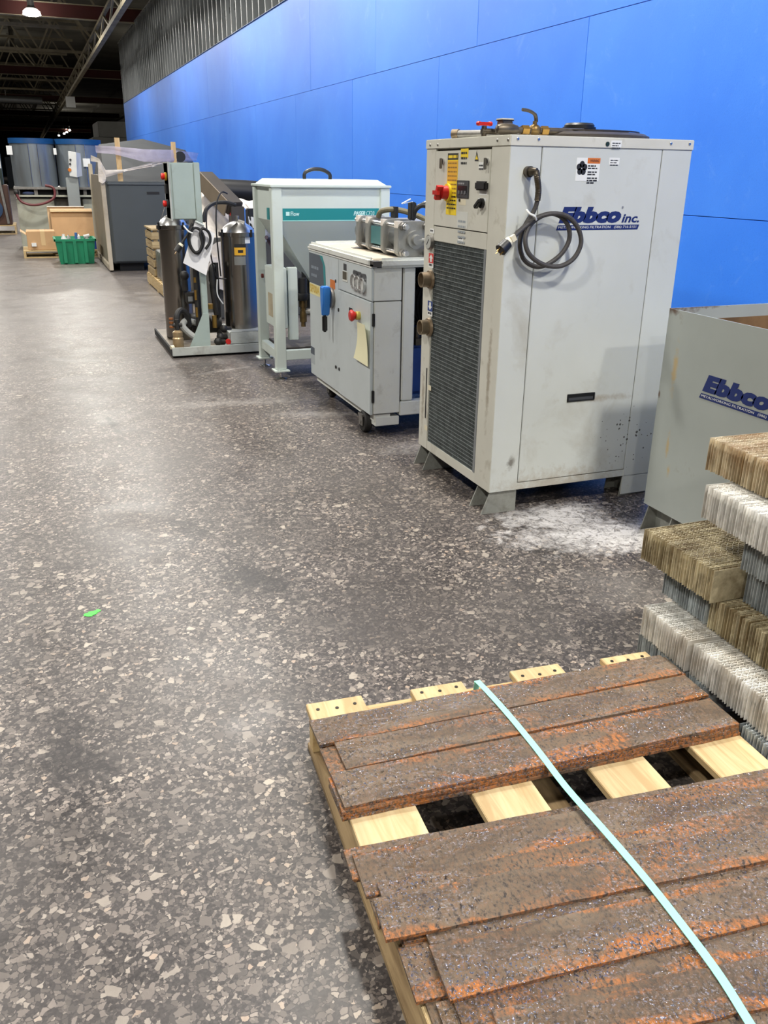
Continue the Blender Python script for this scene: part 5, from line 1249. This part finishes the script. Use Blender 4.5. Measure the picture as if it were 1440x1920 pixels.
# ------------------------------------------------------------------ crate on its pallet
GREYWOOD = wood('aged_crate_wood', (186, 166, 126), (138, 116, 80), along='x')
GREYWOODY = wood('aged_crate_wood_lengthwise', (186, 166, 126), (138, 116, 80), along='y')
def small_pallet(name, label, x0, x1, y0, y1, nb=6, h=.12, matb=None, group=None):
    t = Thing(name, label, 'pallet', ((x0+x1)/2, (y0+y1)/2, 0), 0, group); n = nb
    st = (y1-y0)/n
    for k in range(n):
        t.part('deck_board', MB().box(x0, x1, y0+k*st, y0+(k+.72)*st, h-.02, h), matb or PINE_X)
        t.part('bottom_board', MB().box(x0, x1, y0+k*st, y0+(k+.5)*st, 0, .018), matb or PINE_X) if k in (0, n//2, n-1) else None
    for x in (x0, (x0+x1)/2-.02, x1-.04): t.part('stringer', MB().box(x, x+.04, y0, y1, .018, h-.02), matb or PINE_Y)
    return t
small_pallet('crate_pallet', 'yellow pine pallet under the slatted crate', 1.36, 2.36, 10.35, 12.30, 9, .15)
cr_ = Thing('slatted_crate', 'grey-brown slatted wooden crate on a pine pallet behind the filter skid', 'crate', (1.85, 11.9, .15))
for k in range(5):
    z = .155+k*.112
    cr_.part('side_slat', MB().box(1.375, 1.395, 11.55, 12.25, z, z+.085), GREYWOODY)
    cr_.part('end_slat', MB().box(1.37, 2.3, 11.53, 11.55, z+.012, z+.096), GREYWOOD)
for (x, y) in ((1.395, 11.55), (1.395, 12.2), (2.25, 11.55), (2.25, 12.2)): cr_.part('corner_post', MB().box(x, x+.05, y, y+.05, .152, .72), GREYWOOD)
cr_.part('crate_lid', MB().box(1.37, 2.3, 11.53, 12.26, .722, .742), GREYWOOD)
cr_.part('wire_tie', MB().tube([(1.45, 11.6, .742), (1.50, 11.4, .90), (1.53, 11.3, 1.02)], .005, 6), DULLSTEEL)
for k in range(6):
    y = 10.45+k*.175
    b_ = Thing('ribbed_metal_tray', ['ribbed silver metal tray in the row between crate and skid', ][0], 'tray', (1.75, y+.08, .15), 0, 'silver trays on the crate pallet')
    b_.part('shell', MB().box(1.40, 2.2, y, y+.16, .152, .50), paint('silver_tray', (176, 180, 180), .35, .6, .1, 8), bevel=.006)
    for j in range(5): b_.part('rib', MB().box(1.392, 1.40, y+.012+j*.03, y+.026+j*.03, .16, .49), STEEL)

# ------------------------------------------------------------------ dark grey machine cabinet wrapped in film
DG = paint('charcoal_paint', (66, 72, 75), .5, 0, .06, 2)
DGL = paint('charcoal_paint_light', (76, 82, 85), .5, 0, .06, 2)
BEI = paint('beige_edge', (178, 168, 150), .6, 0, .1, 3, (120, 104, 84), .5, 2)
dc = Thing('charcoal_cabinet', 'large charcoal grey machine cabinet with wooden posts and stretch film on top', 'cabinet', (1.9, 15.0, 0))
dx0, dx1, dy0, dy1 = 1.05, 2.75, 13.76, 16.2
dc.part('cabinet_body', MB().box(dx0, dx1, dy0, dy1, .12, 1.26), DG, bevel=.015)
dc.part('front_door', MB().box(dx0+.03, dx1-.03, dy0-.03, dy0, .14, 1.22), DG, bevel=.012)
dc.part('door_lip', MB().box(dx0+.02, dx1-.02, dy0-.045, dy0, 1.215, 1.245), DGL, bevel=.006)
hx_ = on_y(287, 362, dy0-.03)
dc.part('door_grip', MB().box(hx_.x-.09, hx_.x+.09, dy0-.034, dy0-.03, hx_.z-.018, hx_.z+.018), BLACK)
for (x, w_) in ((1.15, .35), (2.3, .35)): dc.part('plinth', MB().box(x, x+w_, dy0+.1, dy1-.1, 0, .12), DARKVOID)
dc.part('edge_frame', MB().box(.985, 1.045, dy0-.02, dy0+.07, .02, 1.34).box(.985, 1.045, dy1-.09, dy1, .02, 1.5).box(.985, 1.045, dy0, dy1, .02, .10), BEI, bevel=.006)
dc.part('frame_panel', MB().box(1.01, 1.048, dy0+.07, dy1-.09, .10, 1.34), paint('side_slot_panel', (120, 112, 98), .6, 0, .1, 3), bevel=.004)
dc.part('hood', MB().add([(1.05, 13.95, 1.26), (2.55, 13.95, 1.26), (2.75, 16.15, 1.26), (1.05, 16.15, 1.26), (1.12, 14.9, 1.70), (2.30, 14.9, 1.66), (2.60, 16.1, 1.74), (1.18, 16.1, 1.80), (1.9, 16.1, 1.90), (1.75, 14.9, 1.78)], [(0, 1, 5, 9, 4), (1, 2, 6, 5), (2, 3, 7, 8, 6), (3, 0, 4, 7), (4, 9, 8, 7), (9, 5, 6, 8), (3, 2, 1, 0)]), paint('charcoal_hood_paint', (42, 45, 47), .75, 0, .1, 2), bevel=.006)
for px0, px1, py0, py1 in ((214, 229, 258, 318), (320, 331, 266, 303)):
    A = on_y(px0, py0, 13.80); B = on_y(px1, py1, 13.80)
    dc.part('wooden_post', MB().box(A.x, B.x, 13.78, 13.82, min(B.z, 1.27)-.008, A.z), wood('post_pine', (226, 196, 146), (200, 164, 112), along='z') if 'post_pine' not in MATS else MATS['post_pine'])
dc.part('black_knob', MB().cyl(on_y(337, 294, 13.9), on_y(337, 294, 13.9)+Vector((0, -.06, 0)), .075, n=18), BLACK)
def strip(t, name, tops, bots, mat, n=5, jit=.006):
    vs_ = []; fs = []; m_ = len(tops)-1; rnd = random.Random(4)
    for i in range(m_+1):
        a, b = Vector(tops[i]), Vector(bots[i])
        for j in range(n+1): vs_.append(a*(1-j/n)+b*(j/n)+Vector((0, rnd.uniform(-jit, jit)*4, rnd.uniform(-jit, jit))))
    for i in range(m_):
        for j in range(n): fs.append((i*(n+1)+j, i*(n+1)+j+1, (i+1)*(n+1)+j+1, (i+1)*(n+1)+j))
    return t.part(name, MB().add(vs_, fs), mat, smooth=70, recalc=False)
Yf = 13.72
strip(dc, 'film_band', [on_y(178, 272, 14.0), on_y(215, 274, Yf), on_y(270, 279, Yf), on_y(322, 281, Yf), on_y(372, 287, 14.4)], [on_y(180, 286, 14.0), on_y(215, 290, Yf), on_y(270, 303, Yf), on_y(322, 303, Yf), on_y(368, 302, 14.4)], FILM)
strip(dc, 'film_band', [on_y(170, 290, 14.0), on_y(186, 297, 13.72), on_y(198, 318, 13.72), on_y(232, 318, 13.70), on_y(285, 305, 13.72), on_y(325, 297, 13.78)], [on_y(170, 302, 14.0), on_y(184, 305, 13.72), on_y(199, 332, 13.72), on_y(232, 322, 13.70), on_y(285, 313, 13.72), on_y(325, 302, 13.78)], SHEET)
strip(dc, 'film_band', [on_y(183, 302, 13.72), on_y(190, 306, 13.70), on_y(199, 328, 13.70)], [on_y(185, 340, 13.72), on_y(192, 345, 13.70), on_y(198, 340, 13.70)], SHEET)

# ------------------------------------------------------------------ green tote with odds and ends
GRN = paint('green_tote_plastic', (22, 128, 92), .4, 0, .08, 3, (14, 80, 60), .5, 4)
to = Thing('green_tote', 'green plastic tote full of odds and ends on the floor', 'tote', (.61, 15.36, 0))
def taper(x0, x1, y0, y1, z0, z1, e): return [(x0+e, y0+e, z0), (x1-e, y0+e, z0), (x1-e, y1-e, z0), (x0+e, y1-e, z0), (x0, y0, z1), (x1, y0, z1), (x1, y1, z1), (x0, y1, z1)]
oa = taper(.30, .90, 15.05, 15.70, 0, .38, .045); ib = taper(.315, .885, 15.065, 15.685, .012, .381, .045)
to.part('tote_shell', MB().add(oa+ib, [(0, 1, 5, 4), (1, 2, 6, 5), (2, 3, 7, 6), (3, 0, 4, 7), (3, 2, 1, 0), (8, 12, 13, 9), (9, 13, 14, 10), (10, 14, 15, 11), (11, 15, 12, 8), (8, 9, 10, 11), (4, 5, 13, 12), (5, 6, 14, 13), (6, 7, 15, 14), (7, 4, 12, 15)]), GRN, recalc=False)
to.part('tote_rim', MB().box(.285, .915, 15.03, 15.05, .35, .385).box(.285, .915, 15.70, 15.72, .35, .385).box(.28, .30, 15.03, 15.72, .35, .385).box(.90, .92, 15.03, 15.72, .35, .385), GRN)
for x in (.40, .56, .72): to.part('tote_rib', MB().add(taper(x, x+.05, 15.03, 15.10, .02, .35, .0), [(0, 1, 5, 4), (1, 2, 6, 5), (3, 0, 4, 7), (4, 5, 6, 7), (2, 3, 7, 6), (3, 2, 1, 0)]), GRN)
rnd = random.Random(9)
odd = [('plastic_jug', 'white plastic jug lying in the green tote', (220, 222, 220)), ('foam_piece', 'grey foam piece in the green tote', (150, 152, 150)), ('blue_tube', 'blue tube sticking up from the green tote', (70, 110, 170)), ('crumpled_bag', 'crumpled clear bag at the back of the green tote', (200, 202, 204)), ('steel_fitting', 'shiny metal fitting in the green tote', (176, 176, 176))]
for k, (nm, lb_, rgb) in enumerate(odd):
    x, y = (.41, .52, .60, .67, .79)[k], (15.30, 15.42, 15.22, 15.46, 15.26)[k]
    if k == 2: mb = MB().cyl((x, y, .014), (x+.03, y, .47), .022, n=10)
    elif k == 0: mb = MB().lathe([(.001, 0), (.045, .0), (.05, .05), (.045, .36), (.02, .41), (.02, .43), (.001, .43)], (x+.03, y, .014), 14)
    elif k == 4: mb = MB().cyl((x, y, .014), (x, y, .40), .03, n=10).cyl((x-.045, y, .40), (x+.045, y, .42), .03, n=10)
    else:
        mb = MB().ball((x, y, .235), .10, 10, (.4, .45, 1.9)); mb.v = [(a+rnd.uniform(-.008, .008), b+rnd.uniform(-.012, .012), c+rnd.uniform(-.02, .02)) for a, b, c in mb.v]
    single(nm, mb, paint(nm+'_stuff', rgb, .5), lb_, 'clutter', group=None)

# ------------------------------------------------------------------ cardboard on a low pallet
CARD = paint('cardboard', (188, 152, 112), .8, 0, .06, 4, (160, 122, 84), .5, 3)
CARD2 = paint('cardboard_light', (204, 174, 136), .8, 0, .05, 5)
small_pallet('cardboard_pallet', 'low wooden pallet under the cardboard boxes', -.20, 1.04, 16.22, 17.10, 6, .125)
bx = Thing('cardboard_box', 'taped cardboard box lying on the left of the low pallet', 'box', (.09, 16.5, .125))
bx.part('box_body', MB().box(-.12, .335, 16.26, 16.78, .127, .43), CARD, bevel=.006)
bx.part('tape', MB().add([(.10, 16.258, .20), (.17, 16.258, .20), (.17, 16.258, .431), (.10, 16.258, .431)], [(0, 1, 2, 3)]).box(.10, .17, 16.262, 16.77, .4305, .4315), flat('packing_tape', (206, 176, 132), .35), recalc=False)
bx.part('flap', MB().obox((-.165, 16.48, .405), (.012, .46, .11), Matrix.Rotation(rad(-55), 3, 'Y')), CARD2)
bx.part('shipping_label', MB().box(-.055, .02, 16.2585, 16.2195, .19, .245), WHITE)
cp_ = Thing('flattened_carton', 'big flat cardboard panel leaning upright against the tank stand', 'cardboard', (.67, 16.9, .125))
cp_.part('panel', MB().obox((.665, 16.92, .435), (.70, .03, .62), Matrix.Rotation(rad(-6), 3, 'X')), CARD)
cp_.part('top_flap', MB().obox((.665, 16.97, .735), (.70, .16, .012), Matrix.Rotation(rad(14), 3, 'X')), CARD2)
c2_ = Thing('cardboard_sheet', 'pale cardboard sheet standing behind the larger panel', 'cardboard', (.6, 17.05, .125))
c2_.part('sheet', MB().obox((.58, 17.06, .46), (.62, .02, .66), Matrix.Rotation(rad(-4), 3, 'X')), CARD2)
c2_.part('paper_edge', MB().obox((.58, 17.05, .795), (.62, .03, .012), Matrix.Rotation(rad(-4), 3, 'X')), WHITE)
bt = Thing('blue_can', 'small blue can at the right end of the low pallet', 'can', (.98, 16.35, .125))
bt.part('can_body', MB().cyl((.98, 16.35, .127), (.98, 16.35, .29), .07, n=18), flat('blue_can_paint', (36, 64, 150), .4))
bt.part('can_lid', MB().cyl((.98, 16.35, .29), (.98, 16.35, .298), .073, n=18), STEEL)

# ------------------------------------------------------------------ twin steel tanks on a grey stand
STG = paint('stand_grey_green', (164, 166, 152), .55, 0, .06, 2, (124, 118, 98), .5, 1.6)
TK = paint('tank_steel', (128, 136, 142), .34, .55, .22, 4, (92, 84, 74), .5, 3.2, stretch=(1, 1, .12))
TKB = paint('tank_blue_rim', (14, 66, 116), .45, 0, .15, 4)
st_ = Thing('tank_stand', 'grey-green steel stand holding the two round tanks', 'stand', (.5, 18.4, 0))
st_.part('stand_body', MB().box(-.22, .42, 17.82, 19.0, .02, .90).box(.92, 1.40, 17.82, 19.0, .02, .90), STG, bevel=.012)
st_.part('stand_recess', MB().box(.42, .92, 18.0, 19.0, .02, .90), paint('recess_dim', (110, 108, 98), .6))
st_.part('stand_shelf', MB().box(-.24, 1.44, 17.75, 19.05, .93, .965), STG, bevel=.005)
st_.part('stand_deck', MB().box(-.24, 1.44, 17.72, 19.05, 1.06, 1.10), DULLSTEEL, bevel=.005)
for x in (-.2, .1, .45, .95, 1.3): st_.part('deck_strut', MB().box(x, x+.06, 17.80, 17.86, .965, 1.06), DULLSTEEL)
st_.part('dark_gap', MB().box(-.2, 1.4, 17.9, 19.0, .966, 1.058), DARKVOID)
st_.part('valve', MB().ball((-.20, 17.70, 1.01), .05, 10).cyl((-.2, 17.70, .96), (-.2, 17.70, 1.06), .03, n=10), DARKM)
st_.part('red_hose', MB().tube(curve_pts([(-.20, 17.68, .98), (-.14, 17.66, .86), (.02, 17.64, .80), (.22, 17.64, .82), (.40, 17.66, .90), (.45, 17.68, 1.00), (.42, 17.70, 1.10), (.30, 17.72, 1.13)], 6), .022, 8), flat('dark_red_hose', (96, 40, 44), .5))
st_.part('loose_rags', MB().ball((.0, 17.80, .995), .05, 8, (2.2, 1, .6)), flat('blue_rag', (70, 84, 120), .8))
def tank(cx, cy, r, label, papers):
    t = Thing('round_tank', label, 'tank', (cx, cy, 1.10))
    sh = t.part('tank_shell', MB().lathe([(.001, 1.101), (r, 1.101), (r, 1.90), (r-.012, 1.90), (r-.012, 1.15), (.001, 1.15)], (cx, cy, 0), 48), TK)
    t.part('blue_rim', MB().lathe([(r+.001, 1.835), (r+.012, 1.835), (r+.012, 1.925), (r-.02, 1.925), (r-.02, 1.902)], (cx, cy, 0), 48), TKB)
    for a_ in (-1.75, -1.35):
        x, y = cx+(r+.004)*math.cos(a_), cy+(r+.004)*math.sin(a_)
        t.part('weld_seam', MB().cyl((x, y, 1.11), (x, y, 1.84), .008, n=6), STEEL, sh)
    return t
t1 = tank(.16, 18.42, .385, 'round stainless tank with blue rim at the left, beside the white notice', 0)
t2 = tank(.975, 18.42, .405, 'round stainless tank with blue rim behind the grey control box', 0)
def notice(t, name, px0, py0, px1, py1, Y, lab=None):
    A = on_y(px0, py0, Y); B = on_y(px1, py1, Y); t.part(name, MB().box(A.x, B.x, Y-.004, Y, B.z, A.z), WHITE, label=lab)
notice(t1, 'paper_notice', 11, 273, 24, 290, 18.12)
notice(t2, 'paper_notice', 99.5, 278, 106.5, 290, 18.22)
notice(t2, 'paper_notice', 155, 297, 170, 313, 18.0)
pc = Thing('control_pedestal', 'grey control pedestal with two black buttons and an orange switch', 'control box', (.76, 17.58, 0))
pc.part('column', MB().box(.66, .87, 17.56, 17.64, .02, 1.27), paint('pedestal_steel', (150, 156, 156), .4, .3, .1, 3), bevel=.006)
A = on_y(123, 283, 17.5); B = on_y(142, 330, 17.5)
bxp = pc.part('box_face', MB().add([(A.x+.02, 17.5, B.z), (B.x+.02, 17.5, B.z-.02), (B.x+.05, 17.5, A.z-.02), (A.x+.04, 17.5, A.z), (A.x+.06, 17.64, B.z+.02), (B.x+.12, 17.64, B.z), (B.x+.13, 17.64, A.z-.03), (A.x+.08, 17.64, A.z)], [(0, 1, 2, 3), (4, 7, 6, 5), (0, 4, 5, 1), (1, 5, 6, 2), (2, 6, 7, 3), (3, 7, 4, 0)]), paint('pedestal_box', (206, 208, 204), .45))
for (px, py, r, m_) in ((132, 299.5, .018, INK), (131.5, 307.5, .018, INK), (130.5, 318.5, .030, flat('orange_switch', (196, 110, 24), .4))):
    q = on_y(px, py, 17.497); pc.part('button' if r < .02 else 'main_switch', MB().cyl(q, q+Vector((0, -.014, 0)), r, n=14), m_, bxp)
# far left: pallet with a dim machine
small_pallet('machine_pallet', 'pale pallet at the left edge, past the steel tanks', -1.5, -.35, 22.2, 23.4, 6, .20)
lm = Thing('dim_machine', 'dark brown and blue machine half cut off at the left edge', 'machine', (-.9, 22.8, .2))
lm.part('machine_body', MB().box(-1.5, -.42, 22.3, 23.3, .202, 1.05), paint('dark_brown_machine', (74, 48, 36), .6, 0, .2, 3), bevel=.02)
lm.part('upper_housing', MB().box(-1.4, -.50, 22.4, 23.2, 1.05, 1.75), paint('dark_green_machine', (48, 62, 54), .6, 0, .2, 3), bevel=.02)
lm.part('drum', MB().cyl((-.8, 22.24, .55), (-.8, 22.3, .55), .22, n=24), paint('blue_drum', (34, 60, 92), .5))
lm.part('front_strut', MB().bar((-.5, 22.26, .23), (-.62, 22.26, 1.7), .05, .05), DULLSTEEL)
lm.part('notice', MB().box(-.66, -.50, 22.38, 22.39, 1.40, 1.62), WHITE)
